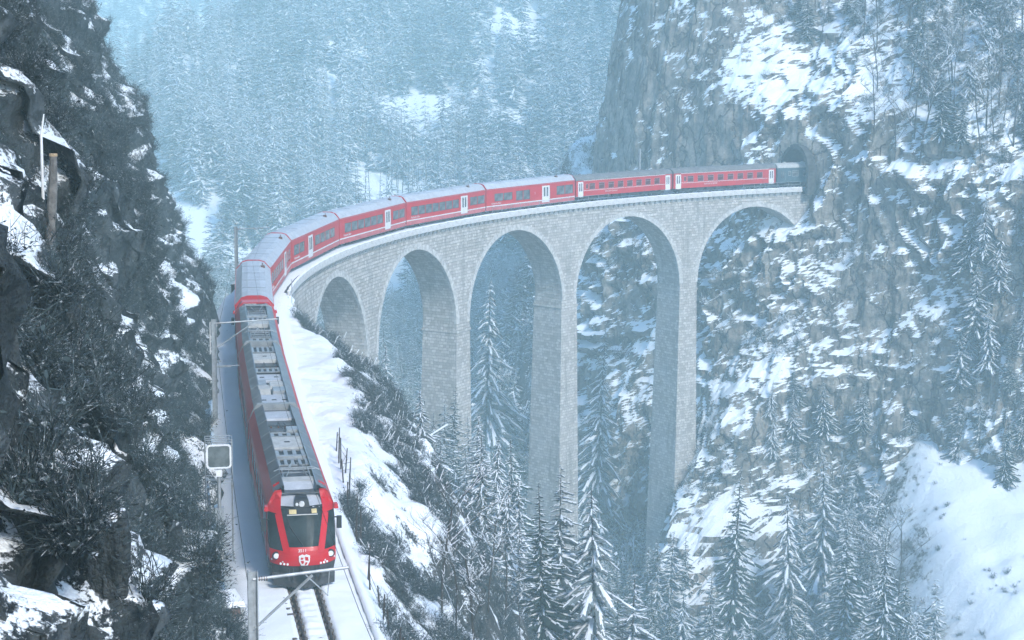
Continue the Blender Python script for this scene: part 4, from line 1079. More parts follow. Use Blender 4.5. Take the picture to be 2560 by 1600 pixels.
p = Vector(tp(5.2, -3.1, -.45)); o = empty('lattice_cage', p, rotz(5.2)); tag(o, 'grey lattice ladder cage standing behind the square mirror panel', 'ladder')
m = MB()
for x_ in (-.4, .4):
    for y_ in (-.55, .55): m.tube((x_, y_, 0), (x_, y_, 5.4), .022, n=5)
m.build('upright', 'steel', o)
for z_ in (3.55, 3.7, 4.3, 4.9, 5.3, 5.4):
    m = MB()
    for x_ in (-.4, .4): m.tube((x_, -.55, z_), (x_, .55, z_), .02, n=5)
    for y_ in (-.55, .55): m.tube((-.4, y_, z_), (.4, y_, z_), .02, n=5)
    m.build('rung', 'steel', o)
m = MB(); m.tube((.4, -.55, 3.7), (.4, .55, 4.3), .014, n=4); m.tube((-.4, .55, 4.3), (.4, .55, 4.9), .014, n=4); m.build('cross_brace', 'steel', o)
# dark upright screen of boards behind the post, angular teal sheet shelter, snow roofed box
p = Vector(tp(6.6, -3.5, -.45)); o = empty('board_screen', p, rotz(6.6)); tag(o, 'narrow dark upright screen between hillside and snow, behind the mirror post', 'screen')
for i in range(9):
    m = MB(); m.box(-1.7 + i * .42, -1.7 + i * .42 + .39, -.04, .04, 0, 2.6 + .1 * (i % 3)); m.build('board', 'fairing', o)
m = MB()
for z_ in (.6, 1.9): m.box(-1.75, 2.1, -.10, -.042, z_, z_ + .12)
m.build('batten', 'darksteel', o)
p = Vector(tp(1.9, -3.9, -.5)); o = empty('sheet_shelter', p, rotz(1.9)); tag(o, 'small angular shelter of teal sheet metal at the foot of the mirror post', 'shelter')
m = MB(); m.faces([(-1.0, .35, 1.25), (1.1, .55, 1.55), (1.1, -.75, 1.25), (-1.0, -.35, .95)], [(0, 1, 2, 3)]); m.faces([(-1.0, .35, 1.20), (1.1, .55, 1.5), (1.1, -.75, 1.2), (-1.0, -.35, .9)], [(3, 2, 1, 0)]); m.build('roof_sheet', 'teal', o)
for x_, y_, h_ in ((-.95, .3, 1.2), (-.95, -.3, .92), (1.0, .5, 1.5), (1.0, -.68, 1.2)):
    m = MB(); m.box(x_ - .05, x_ + .05, y_ - .05, y_ + .05, 0, h_); m.build('leg', 'darksteel', o)
for i in range(4):
    m = MB(); m.box(-.9 + .45 * i, -.9 + .45 * i + .42, .30 + .05 * i, .33 + .05 * i, .1, 1.15); m.build('side_sheet', 'teal', o)
p = Vector(tp(-1.2, -3.2, -.45)); o = empty('cable_box', p, rotz(-1.2) + R(8)); tag(o, 'low brown line-side box with thick snow on its lid', 'box')
m = MB(); m.box(-.75, .75, -.55, .55, -.4, .55); m.build('body', 'rust', o)
m = MB(); m.frustum(-.9, .9, -.7, .7, .552, .75, .10); m.build('snow_cap', 'snow', o)
m = MB(); m.box(-.8, -.74, -.62, -.5, -.4, .56); m.build('post', 'pale', o)
# cable trough and stake fence on the outer edge
o = empty('cable_trough', tp(-6, 2.2, -.4)); tag(o, 'long snow topped concrete cable trough along the outer edge of the track', 'trough')
ivt = Matrix.Translation(-Vector(tp(-6, 2.2, -.4)))
for i in range(26):
    s = -30 + i * 2.0; m = MB()
    q = [ivt @ Vector(tp(s_, o_, z_)) for s_ in (s, s + 1.96) for o_, z_ in ((2.05, -.5), (2.05, -.08), (2.33, -.06), (2.33, -.5))]
    m.faces(q, [(0, 1, 2, 3), (7, 6, 5, 4), (0, 4, 5, 1), (1, 5, 6, 2), (2, 6, 7, 3)]); m.build('trough_section', 'concrete', o)
me_ = strip('snow_strip', -30, 22, .3, [(2.03, -.07), (2.08, .0), (2.18, .03), (2.28, .01), (2.36, -.06)], 'snow', ripple=lambda s, o_: .03 * fbm(s / .8, o_ / .3, 0, 3, 7)); me_.data.transform(ivt); me_.parent = o
rg = random.Random(11)
def stake_fence(s0, s1, off, n, label):
    o = empty('stake_fence', tp(s0, off, -.6)); tag(o, label, 'fence'); b0 = Vector(tp(s0, off, -.6)); tops = []
    for i in range(n):
        s = s0 + (s1 - s0) * i / (n - 1) + rg.uniform(-.2, .2); q = Vector(tp(s, off + rg.uniform(-.12, .12) + .035 * max(0, s - 8) , 0))
        zg = bvh_bank.ray_cast(q + Vector((0, 0, 6)), Vector((0, 0, -1)))[0]; q.z = zg.z if zg else q.z - .6
        h = rg.uniform(1.0, 1.7); t = q + Vector((rg.uniform(-.12, .12), rg.uniform(-.1, .1), h)); tops.append(t)
        m = MB(); m.tube(q - b0 + Vector((0, 0, -.3)), t - b0, .045, .03, n=6); m.build('stake', 'stake', o)
    m = MB()
    for a, b in zip(tops[:-1], tops[1:]):
        for f in (.25, .6): m.tube(a - b0 - Vector((0, 0, f)), b - b0 - Vector((0, 0, f)), .010, n=4)
    m.build('fence_wire', 'wire', o)
stake_fence(7.5, 24, 3.1, 14, 'row of dark wooden stakes in the snow beside the leading car')
stake_fence(-22, 2, 2.75, 16, 'dark stake fence beside the empty track in front of the train')
# thin post at the start of the parapet
p = Vector(tp(74.5, 2.9, -.7)); o = empty('marker_post', p, rotz(74.5)); tag(o, 'thin metal post where the parapet begins beside the bank', 'post')
m = MB(); m.tube((0, 0, 0), (0, 0, 2.1), .035, n=6); m.build('post', 'steel', o)
m = MB(); m.box(-.25, .25, -.25, .25, -.05, .06); m.build('foot_plate', 'concrete', o); m = MB(); m.tube((0, 0, 1.2), (.9, .5, .1), .02, n=5); m.build('stay', 'steel', o)
# low dark retaining wall under the inner snow edge, its stones one by one
o = empty('retaining_wall', tp(-6, -2.9, -2.2)); tag(o, 'dark rough retaining wall below the snow edge at the bottom of the hillside', 'wall'); b0 = Vector(tp(-6, -2.9, -2.2))
for r_ in range(3):
    for i in range(16):
        s = -20 + i * 1.02 + .5 * (r_ % 2); l = 1.0 * rg.uniform(.86, .97); q = Vector(tp(s, -2.98 - rg.uniform(0, .07), -.58 - .42 * (r_ + 1)))
        m = MB(); m.frustum(0, l, -.3, .12, 0, .39, .03); m.build('stone', 'darkwall', o, q - b0, rotz(s))

# things on the hillside: cut stump, leaning pole, small white sign, lamp post, rock with a snow cap
def on_hill(px, py): return raycast(bvh_hill, px, py)
q = on_hill(122, 560)
if q:
    d = (q - CAM).length; px = d / 4135.3
    o = empty('tree_stump', q); tag(o, 'pale cut tree trunk standing on the dark hillside', 'stump')
    m = MB(); h = 165 * px; n = 10; prev = None
    for i in range(n): 
        a, b = i / n, (i + 1) / n
        m.tube((.012 * i, 0, h * a - .5), (.012 * (i + 1), 0, h * b - .5 * (1 - b)), px * (13 - 4 * a), px * (13 - 4 * b), n=9)
    m.build('trunk', 'wood', o, smooth=False)
    m = MB(); m.tube((.12, 0, h - .02), (.12, 0, h + .03), px * 10, px * 9.6, n=9); m.build('cut_top', 'cutwood', o)
q = on_hill(108, 495)
if q:
    px = (q - CAM).length / 4135.3; o = empty('bent_pole', q); tag(o, 'thin pale bent pole beside the cut trunk on the hillside', 'pole')
    m = MB(); m.tube((0, 0, -.4), (0, 0, 150 * px), .03, .025, n=6); m.tube((0, 0, 150 * px), (8 * px, 0, 200 * px), .025, .012, n=6); m.build('stem', 'white', o)
q = on_hill(543, 1003)
if q:
    px = (q - CAM).length / 4135.3; o = empty('marker_sign', q); tag(o, 'small white pointed marker board on the hillside beside the mast', 'sign')
    s_ = 10 * px; m = MB(); m.prism([(-s_, .2), (s_, .2), (s_, .2 + s_ * 1.3), (0, .2 + s_ * 2.1), (-s_, .2 + s_ * 1.3)], -.02, .02, axis='y'); m.build('board', 'white', o)
    m = MB(); m.tube((0, .04, -.4), (0, .04, .5), .03, n=5); m.build('stake', 'steel', o)
q = on_hill(526, 884)
if q:
    px = (q - CAM).length / 4135.3; o = empty('lamp_post', q); tag(o, 'short pale post with a hooked lamp on the hillside above the mast', 'lamp post')
    m = MB(); m.tube((0, 0, -.4), (0, 0, 78 * px), .045, .035, n=6); m.build('post', 'white', o)
    m = MB(); m.tube((0, 0, 78 * px), (12 * px, 0, 76 * px), .03, n=6); m.frustum(6 * px, 18 * px, -.12, .12, 68 * px, 77 * px, .04); m.build('lamp_head', 'pale', o)
def boulder(name, q, rx, ry, rz_, seed, label, cap=True, mat='hill', base_drop=.5):
    import bmesh
    bm = bmesh.new(); bmesh.ops.create_icosphere(bm, subdivisions=4, radius=1)
    co = np.array([v.co[:] for v in bm.verts]); f = 1 + .55 * fbm(co[:, 0] * 1.5, co[:, 1] * 1.5, co[:, 2] * .9, 5, seed) + .22 * ridged(co[:, 0] * 3.2, co[:, 1] * 3.2, co[:, 2] * .7, 4, seed + 3)
    co = co * f[:, None] * np.array([rx, ry, rz_])
    for v, c in zip(bm.verts, co): v.co = c
    me = bpy.data.meshes.new(name); bm.to_mesh(me); bm.free(); me.materials.append(M[mat])
    me.polygons.foreach_set('use_smooth', [True] * len(me.polygons))
    o = empty(name, q); tag(o, label, 'rock'); r = link('rock', me, o, (0, 0, rz_ * base_drop))
    near_ax = co[np.hypot(co[:, 0], co[:, 1]) < .4 * rx]; ztop = near_ax[:, 2].max()
    if cap:
        k = MB(); n = 12; rgx = random.Random(seed); ring = []
        for j, (rr, zz_) in enumerate(((.34, -.05), (.42, .05), (.26, .15), (0.02, .19))):
            ring.append([(rx * rr * math.cos(2 * math.pi * i / n) * rgx.uniform(.85, 1.15), ry * rr * math.sin(2 * math.pi * i / n) * rgx.uniform(.85, 1.15), zz_ * rx) for i in range(n)])
        pts = sum(ring, []); k.faces(pts, [(j * n + i, j * n + (i + 1) % n, (j + 1) * n + (i + 1) % n, (j + 1) * n + i) for j in range(3) for i in range(n)])
        k.build('snow_cap', 'snow', o, (0, 0, rz_ * base_drop + ztop - .10 * rx), smooth=True)
q = on_hill(285, 1470)
if q: px = (q - CAM).length / 4135.3; boulder('rock_outcrop', q, 44 * px, 44 * px, 120 * px, 8, 'furrowed dark rock outcrop with a snow cap low on the hillside')

# ================================================================== trees
def spruce(seed, levels, nb, sprigs, H=20.0, Rb=3.6, snow=0.75, droop=0.42):
    """returns verts, quad faces, material index (0 needles, 1 snow); tapered whorls of drooping sprays"""
    r = np.random.default_rng(seed); V, F, Mi = [], [], []; pw = r.uniform(.6, 1.05); lop, la = r.uniform(.05, .35), r.uniform(0, 6.28); gap = r.uniform(.06, .22)
    def quad(a, b, c, d, m):
        k = len(V); V.extend((a, b, c, d)); F.append((k, k + 1, k + 2, k + 3)); Mi.append(m)
    for li in range(levels):
        f = (li + r.uniform(-.3, .3)) / levels; f = min(max(f, 0), .985)
        z = H * (.06 + .93 * f ** .93); rad = Rb * (1 - f) ** pw * r.uniform(.55, 1.15) + .10
        n = max(4, int(round(nb * (1 - .5 * f)))); a0 = r.uniform(0, 7)
        for b in range(n):
            if r.random() < gap: continue
            a = a0 + 2 * math.pi * b / n + r.uniform(-.25, .25); L = rad * r.uniform(.55, 1.2) * (1 + lop * math.cos(a - la))
            d = np.array([math.cos(a), math.sin(a), 0]); sd = np.array([-d[1], d[0], 0]); zz = z + r.uniform(-.3, .3)
            dr = droop * r.uniform(.7, 1.3)
            def sp(t): return d * (L * t) + np.array([0, 0, zz + L * (.10 * t - dr * t * t + .12 * t ** 4)])
            w0 = L * r.uniform(.15, .25) * (1 if sprigs < 5 else .85) + .05
            for k in range(sprigs):
                t0 = .10 + .82 * k / sprigs; t1 = t0 + .9 / sprigs + .12
                wd = w0 * (1 - .55 * t0) * r.uniform(.7, 1.25)
                p0, p1 = sp(t0), sp(min(t1, 1.03))
                for sg in (-1, 1):
                    fwd = d * wd * r.uniform(.25, .75); dn = np.array([0, 0, -wd * r.uniform(.25, .7)])
                    quad(p0, p1, p1 + sd * sg * wd * .85 + fwd + dn, p0 + sd * sg * wd * .55 + fwd * .8 + dn * 1.1, 0)
                    if r.random() < snow * .72:
                        e = np.array([0, 0, .03 + .012 * L]); g = r.uniform(.25, .75)
                        quad(p0 + e, p1 + e, p1 + e + (sd * sg * wd * .85 + fwd) * g + dn * g * .8, p0 + e + (sd * sg * wd * .5 + fwd * .7) * g + dn * g * .9, 1)
                if r.random() < snow * .5:
                    e = np.array([0, 0, .06 + .015 * L]); wv = sd * wd * r.uniform(.12, .28)
                    pm = p0 + (p1 - p0) * r.uniform(.45, .95); quad(p0 + e - wv, pm + e - wv * .5, pm + e + wv * .5, p0 + e + wv, 1)
    return np.array(V), np.array(F), np.array(Mi)
def trunk_mesh(H, r0, seed=0, bend=.0):
    m = MB(); rg_ = random.Random(seed); n = 6; p = Vector((0, 0, -1.2)); 
    for i in range(n):
        t = (i + 1) / n; q = Vector((rg_.uniform(-bend, bend), rg_.uniform(-bend, bend), H * t * .98)); m.tube(p, q, r0 * (1 - i / n) + .02, r0 * (1 - t) + .02, n=6); p = q
    return m.mesh('trunk', 'bark')
NEAR = []
for i in range(8):
    snow_ = (.6, .95, .75, 1.1, .65, .8, .5, 1.0)[i]
    V, F, Mi = spruce(100 + i, 44, 12, 7, 20, (3.8, 4.5, 3.2, 4.2, 4.8, 3.5, 4.3, 5.0)[i], snow_, (.42, .55, .35, .62, .45, .5, .3, .4)[i])
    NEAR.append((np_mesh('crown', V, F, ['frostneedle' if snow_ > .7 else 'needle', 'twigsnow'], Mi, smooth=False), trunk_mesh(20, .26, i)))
FARV = [spruce(200 + i, 15, 7, 2, 14, (2.3, 2.8, 2.0, 2.5)[i], 1.35, .45) for i in range(4)]
def bare_tree(seed, H=11.0):
    r = random.Random(seed); t, tw = MB(), MB()
    def grow(m, p, d, L, rad, depth):
        n = 3; q = p
        for i in range(n):
            d2 = (d + Vector((r.uniform(-.14, .14), r.uniform(-.14, .14), r.uniform(-.02, .12)))).normalized(); e = q + d2 * (L / n)
            m.tube(q, e, rad * (1 - .25 * i / n), rad * (1 - .25 * (i + 1) / n), n=5 if depth < 1 else 3, m=0); 
            if depth >= 1 and abs(d2.z) < .8 and r.random() < .55: tw.faces([q + Vector((0, 0, rad)), e + Vector((0, 0, rad)), e + Vector((.05, .05, rad + .01)), q + Vector((.05, .05, rad + .02))], [(0, 1, 2, 3)], 1)
            q, d = e, d2
            if depth < 3:
                for _ in range((2, 3, 2)[depth] if i > 0 or depth else 1):
                    a = r.uniform(0, 6.28); s = Vector((math.cos(a), math.sin(a), r.uniform(.1, .7))).normalized()
                    grow(tw, q, (d * .45 + s).normalized(), L * r.uniform(.32, .52), rad * .42, depth + 1)
    grow(t, Vector((0, 0, -.6)), Vector((r.uniform(-.08, .08), r.uniform(-.08, .08), 1)).normalized(), H * .9, .13, 0)
    return tw.mesh('crown', ['twig', 'twigsnow']), t.mesh('trunk', 'bark')
BARE = [bare_tree(i, 10 + i) for i in range(4)]
NT = 0
def put_tree(q, me_pair, sc, rz_, label, group, name='spruce_tree', cat='tree', lean=(0, 0), wid=1.0):
    global NT
    if lean == (0, 0): lean = (rt.uniform(-.05, .05), rt.uniform(-.05, .05))
    o = empty(name, q); o.scale = (sc * wid, sc * wid, sc); o.rotation_euler = (lean[0], lean[1], rz_); tag(o, label, cat, group)
    link('trunk', me_pair[1], o); link('crown', me_pair[0], o); NT += 1; return o
rt = random.Random(77)
def drop(x, y, bvhs=(bvh_valley,)):
    best = None
    for b in bvhs:
        h = b.ray_cast(Vector((x, y, 200)), Vector((0, 0, -1)))[0]
        if h and (best is None or h.z > best.z): best = h
    return best
def world_at(px, py, y):
    d = cam.rotation_quaternion @ Vector(((px - 1280) / 4135.3, -(py - 800) / 4135.3, -1.0)); return CAM + d * (y / d.y)
# single trees one can point at: (tip pixel x, tip pixel y, depth y, variant, width, label)
SINGLE = [
    (1216, 690, 262, 3, 1.05, 'snow-laden spruce seen through the third arch from the tunnel'),
    (1492, 800, 246, 1, 0.90, 'white-ribbed spruce seen through the second arch from the tunnel'),
    (1832, 1165, 196, 0, 1.15, 'tall dark spruce standing before the snow gap right of the last pier'),
    (945, 745, 214, 2, 0.55, 'slim dark spruce standing in the second arch from the bank'),
    (975, 845, 190, 1, 0.9, 'bushy frosted spruce at the foot of the second arch from the bank'),
    (1195, 1010, 168, 1, 1.0, 'snowy spruce in front of the pier between third and fourth arch'),
    (2075, 1130, 208, 1, 1.3, 'broad snow dusted spruce at the foot of the smooth rock face'),
    (2125, 1290, 182, 0, 1.25, 'large dark spruce left of the snowfield, reaching the bottom edge'),
    (2000, 1215, 196, 3, 1.1, 'frosted spruce left of the big dark spruce by the snowfield'),
    (2225, 1330, 176, 4, 1.0, 'dark spruce on the very edge of the open snowfield'),
    (1120, 960, 186, 0, .75, 'pointed spruce against the shaded pier of the second arch'),
    (1300, 1080, 160, 4, 1.1, 'wide frosted spruce low between the bank and the middle piers'),
]
for px, py, y, v, wd, lab in SINGLE:
    tip = world_at(px, py, y); g = drop(tip.x, tip.y); h = tip.z - g.z
    if h < 4: h = 8
    put_tree(Vector((tip.x, tip.y, tip.z - h)), NEAR[v], h / 20, rt.uniform(0, 6), lab, None, wid=wd * min(1.3, max(.8, 24 / h)))
def project(p):
    v = cam.rotation_quaternion.inverted() @ (p - CAM); return 1280 + 4135.3 * v.x / -v.z, 800 - 4135.3 * v.y / -v.z
def ok_spot(x, y, tops, rmin):
    for a, b in tops:
        if (a - x) ** 2 + (b - y) ** 2 < rmin * rmin: return False
    return True
spots = []
def scatter(n, xr, yr, hr, zones, group, cond=None, rmin=3.4, variants=(0, 1, 2, 3, 4, 5, 6, 7), bvhs=(bvh_valley,), wid=(.9, 1.15)):
    c = 0
    for _ in range(n * 30):
        if c >= n: break
        x, y = rt.uniform(*xr), rt.uniform(*yr)
        if not ok_spot(x, y, spots, rmin): continue
        g = drop(x, y, bvhs)
        if g is None: continue
        s_, o_ = nearest_s(np.array([x]), np.array([y])); s_, o_ = float(s_[0]), float(o_[0])
        h = rt.uniform(*hr); px, py = project(g + Vector((0, 0, h)))
        pb = project(g)
        if px < -120 or px > 2680 or py > 1640: continue
        if cond and not cond(x, y, g.z, s_, o_, px, py, h, pb): continue
        v = rt.choice(variants); size = 'tall' if h > hr[0] + .62 * (hr[1] - hr[0]) else 'small' if h < hr[0] + .3 * (hr[1] - hr[0]) else 'middling'
        frost = 'heavily frosted' if v in (1, 3, 5, 7) else 'dark lightly dusted'
        zone = next(z_ for lim_, z_ in zones if px < lim_)
        put_tree(g, NEAR[v], h / 20, rt.uniform(0, 6.28), f'{size} {frost} spruce {zone}', f'{group} {zone}', wid=rt.uniform(*wid)); spots.append((x, y)); c += 1
    return c
ZF = [(1080, 'on the slope below the two smallest arches'), (1320, 'at the foot of the bank before the middle pier'), (1560, 'before the second pier from the tunnel'),
      (1780, 'before the pier nearest the tunnel'), (2000, 'in the wood right of the last pier'), (9999, 'in the wood beside the open snowfield')]
ZB = [(920, 'behind the smallest arch'), (1140, 'seen through the second arch from the bank'), (1400, 'seen through the middle arch'), (9999, 'behind the viaduct below the cliff')]
def c_front(x, y, z, s, o, px, py, h, pb):                           # gorge in front of the viaduct, clear of piers and snowfield
    if o < 4.5 and s > 80: return False
    if s < 84 and o < 13: return False
    lim = np.interp(px, [880, 960, 1080, 1150, 1250, 1420, 1500, 1700, 1760, 1830, 1900, 2050, 2250, 2600], [860, 890, 960, 1010, 1080, 1160, 1120, 1170, 1190, 1130, 1260, 1150, 1270, 1270])
    if py < lim: return False
    if pb[0] > 2270: return False
    if 1860 < px < 1960 and py < 1500: return False
    return True
scatter(170, (-16, 75), (105, 232), (9, 23), ZF, 'spruces', c_front, 3.0)
def c_behind(x, y, z, s, o, px, py, h, pb):
    if o > -5.5: return False
    if px > 1560 or px < 640: return False
    if z > 3: return False
    top = np.interp(px, [640, 900, 1100, 1400, 1440, 1560], [600, 560, 560, 520, 470, 430])
    return py > top
scatter(90, (-60, 34), (170, 396), (8, 17), ZB, 'spruces', c_behind, 3.6, (1, 3, 7, 5, 2))
def c_corner(x, y, z, s, o, px, py, h, pb): return -34 < o < -5 and 80 < s < 125 and z < 6 and 520 < px < 800 and py > 500
scatter(22, (-75, -18), (140, 215), (6, 12), [(9999, 'behind the first coaches where the viaduct starts')], 'spruces', c_corner, 2.4)
# bare trees and spruces on the cliff top at the right
def steep_put(n, pxr, pyr, hr, pairs, label, group, name, seed, maxn=99):
    r_ = random.Random(seed); c = 0
    for _ in range(n * 20):
        if c >= n: break
        px, py = r_.uniform(*pxr), r_.uniform(*pyr); q = raycast(bvh_cliff, px, py)
        if q is None or not ok_spot(q.x, q.z, spots2, 1.6): continue
        spots2.append((q.x, q.z)); h = r_.uniform(*hr); H = 20 if name == 'spruce_tree' else 11
        pr_ = r_.choice(pairs); size = 'tall' if h > hr[0] + .6 * (hr[1] - hr[0]) else 'short'
        mx, my = (pxr[0] + pxr[1]) / 2, (pyr[0] + pyr[1]) / 2
        where = ('higher up' if py < my else 'lower down') + (', nearer the tunnel' if px < mx else ', nearer the picture edge')
        name = 'spruce_tree' if pr_ in NEAR else 'bare_tree'; kind_ = label if name == 'spruce_tree' or 'bare' in label else label.replace('spruce', 'bare tree').replace('small tree', 'small bare tree')
        put_tree(q, pr_, h / (20 if name == 'spruce_tree' else 11), r_.uniform(0, 6.28), f'{size} {kind_}, {where}', group, name, lean=(r_.uniform(-.06, .06), r_.uniform(-.08, .08))); c += 1
spots2 = []
steep_put(34, (2180, 2560), (40, 420), (7, 12), BARE, 'leafless bare tree on the upper snowy slope', 'bare trees at the upper right', 'bare_tree', 3)
steep_put(26, (2280, 2600), (0, 380), (6, 11), NEAR, 'spruce on the upper snowy slope', 'spruces at the upper right', 'spruce_tree', 4)
steep_put(10, (1990, 2260), (20, 120), (5, 9), NEAR + BARE, 'tree on the rock above the tunnel', 'trees above the tunnel', 'spruce_tree', 5)
steep_put(16, (2380, 2600), (560, 1250), (6, 11), NEAR, 'frosted spruce clinging to the right-hand rock', 'spruces at the right edge', 'spruce_tree', 6)
steep_put(10, (1900, 2300), (1010, 1160), (5, 9), NEAR, 'frosted spruce at the base of the rock face', 'spruces below the rock face', 'spruce_tree', 8)
# bare trees by the snowfield
for i, (px, py) in enumerate(((2150, 1470), (2175, 1500), (2205, 1440), (2240, 1480), (2165, 1420), (2090, 1450), (1300, 1540), (1260, 1500), (1340, 1560), (1180, 1560), (1225, 1590), (1145, 1500))):
    q = raycast(bvh_valley, px, py + 60) if px > 1900 else raycast(bvh_bank, px - 40, py + 30)
    if q: put_tree(q, BARE[i % 4], (.8 if px > 1900 else .28) + .05 * (i % 4), i * 1.3, ('thin bare tree beside the open snowfield' if px > 1900 else 'thin bare tree at the bottom of the snowy bank') + f', {("first", "second", "third", "fourth", "fifth", "sixth")[i % 6]} of its cluster', 'bare trees by the snowfield' if px > 1900 else 'bare trees on the lower bank', 'bare_tree')

# ------------------------------------------------------------------ masses nobody could count
def merge(name, variants, pos, scale, rot, mats, label, cat, wid=None, seed=1):
    """a mass of plants: one object whose geometry nodes set the plants out on points"""
    rr = np.random.default_rng(seed); n_ = len(pos)
    me = bpy.data.meshes.new(name); me.vertices.add(n_); me.vertices.foreach_set('co', np.ascontiguousarray(pos, np.float32).ravel())
    w = scale * (wid if wid is not None else 1)
    a = me.attributes.new('scl', 'FLOAT_VECTOR', 'POINT'); a.data.foreach_set('vector', np.stack([w, w, scale], 1).astype(np.float32).ravel())
    a = me.attributes.new('rot', 'FLOAT_VECTOR', 'POINT'); a.data.foreach_set('vector', np.stack([rr.uniform(-.06, .06, n_), rr.uniform(-.06, .06, n_), rot], 1).astype(np.float32).ravel())
    a = me.attributes.new('pick', 'INT', 'POINT'); a.data.foreach_set('value', rr.integers(0, len(variants), n_).astype(np.int32))
    me.update(); o = link(name, me); tag(o, label, cat, None, 'stuff')
    g = bpy.data.node_groups.new(name, 'GeometryNodeTree')
    g.interface.new_socket('Geometry', in_out='INPUT', socket_type='NodeSocketGeometry'); g.interface.new_socket('Geometry', in_out='OUTPUT', socket_type='NodeSocketGeometry')
    gi, go, jn = g.nodes.new('NodeGroupInput'), g.nodes.new('NodeGroupOutput'), g.nodes.new('GeometryNodeJoinGeometry')
    def attr(nm, typ): x = g.nodes.new('GeometryNodeInputNamedAttribute'); x.data_type = typ; x.inputs[0].default_value = nm; return x.outputs[0]
    for k, (V, F, Mi) in enumerate(variants):
        src = bpy.data.objects.new(name + '_plant', np_mesh(name + '_plant', V, F, mats, Mi, smooth=False))
        oi = g.nodes.new('GeometryNodeObjectInfo'); oi.inputs['Object'].default_value = src; oi.inputs['As Instance'].default_value = True
        cmp = g.nodes.new('FunctionNodeCompare'); cmp.data_type = 'INT'; cmp.operation = 'EQUAL'
        g.links.new(attr('pick', 'INT'), [s for s in cmp.inputs if s.type == 'INT'][0]); [s for s in cmp.inputs if s.type == 'INT'][1].default_value = k
        ip = g.nodes.new('GeometryNodeInstanceOnPoints'); er = g.nodes.new('FunctionNodeEulerToRotation')
        g.links.new(attr('rot', 'FLOAT_VECTOR'), er.inputs[0]); g.links.new(er.outputs[0], ip.inputs['Rotation']); g.links.new(attr('scl', 'FLOAT_VECTOR'), ip.inputs['Scale'])
        g.links.new(gi.outputs[0], ip.inputs['Points']); g.links.new(cmp.outputs[0], ip.inputs['Selection']); g.links.new(oi.outputs['Geometry'], ip.inputs['Instance'])
        g.links.new(ip.outputs[0], jn.inputs[0])
    g.links.new(jn.outputs[0], go.inputs[0])
    md = o.modifiers.new('plants', 'NODES'); md.node_group = g; return o
rn = np.random.default_rng(9)
def frame_mask(P, pad=60):
    q = np.array(cam.rotation_quaternion.inverted().to_matrix()); v = (P - np.array(CAM)) @ q.T
    px = 1280 + 4135.3 * v[:, 0] / -v[:, 2]; py = 800 - 4135.3 * v[:, 1] / -v[:, 2]
    return px, py, (px > -pad) & (px < 2560 + pad) & (py < 1700) & (py > -pad - 40)
# forest on the mountain
n = 9500
P = np.stack([rn.uniform(-260, 90, n), rn.uniform(396, 700, n), np.zeros(n)], 1); P[:, 2] = mount_z(P[:, 0], P[:, 1]) - .3
px, py, okm = frame_mask(P)
clear = np.zeros(n, bool)
for cx, cy, rx, ry in ((470, 200, 36, 52), (607, 195, 46, 24), (565, 228, 28, 16), (1222, 300, 14, 34), (532, 80, 18, 24)):
    clear |= ((px - cx) / rx) ** 2 + ((py - cy) / ry) ** 2 < 1 + .5 * vnoise(px / 14, py / 14, 0, 5)
glade = np.exp(-((px - 960) / 200) ** 2 - ((py - 470) / 75) ** 2)
dens = fbm(P[:, 0] / 30, P[:, 1] / 30, 0, 4, 95)
keep = okm & ~clear & (px < 1640) & (rn.random(n) > glade * .85) & (dens > .02 - .45 * rn.random(n))
P = P[keep]; glade = glade[keep]; py = py[keep]
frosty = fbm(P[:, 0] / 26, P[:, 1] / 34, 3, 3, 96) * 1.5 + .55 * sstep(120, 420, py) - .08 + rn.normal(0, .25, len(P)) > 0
print('far forest', len(P))
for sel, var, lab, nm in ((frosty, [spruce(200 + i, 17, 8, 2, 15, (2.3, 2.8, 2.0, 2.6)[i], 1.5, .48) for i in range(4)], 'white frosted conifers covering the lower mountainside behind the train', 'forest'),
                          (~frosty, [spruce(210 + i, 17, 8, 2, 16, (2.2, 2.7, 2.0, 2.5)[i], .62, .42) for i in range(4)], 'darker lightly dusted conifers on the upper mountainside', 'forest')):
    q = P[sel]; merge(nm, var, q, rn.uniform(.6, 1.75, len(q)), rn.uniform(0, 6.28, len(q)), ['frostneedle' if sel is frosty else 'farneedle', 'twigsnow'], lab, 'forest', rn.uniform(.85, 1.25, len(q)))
def pole_tree(seed):
    r = np.random.default_rng(seed); V, F, Mi = [], [], []
    def strip_(p, q, w0, w1, m):
        for u in (np.array([1., 0, 0]), np.array([0, 1., 0])):
            k = len(V); V.extend((p - u * w0, p + u * w0, q + u * w1, q - u * w1)); F.append((k, k + 1, k + 2, k + 3)); Mi.append(m)
    top = np.array([r.uniform(-.4, .4), r.uniform(-.4, .4), 13.]); strip_(np.zeros(3), top, .16, .04, 0)
    for _ in range(34):
        t_ = r.uniform(.45, 1); a = r.uniform(0, 6.28); p = top * t_; q = p + np.array([math.cos(a), math.sin(a), r.uniform(.1, .8)]) * (2.2 * (1.15 - t_) + .4); strip_(p, q, .04, .015, 0 if r.random() < .6 else 1)
    return np.array(V), np.array(F), np.array(Mi)
n = 1500
P = np.stack([rn.uniform(-120, 60, n), rn.uniform(396, 520, n), np.zeros(n)], 1); P[:, 2] = mount_z(P[:, 0], P[:, 1]) - .3
px, py, okm = frame_mask(P); P = P[okm & (rn.random(n) < np.exp(-((px - 1010) / 270) ** 2 - ((py - 450) / 90) ** 2))]
merge('bare_wood', [pole_tree(600 + i) for i in range(5)], P, rn.uniform(.7, 1.2, len(P)), rn.uniform(0, 6, len(P)), ['twig', 'twigsnow'], 'thin bare trunks standing in the bright snowy clearing behind the coaches', 'wood', seed=31)
n = 3200
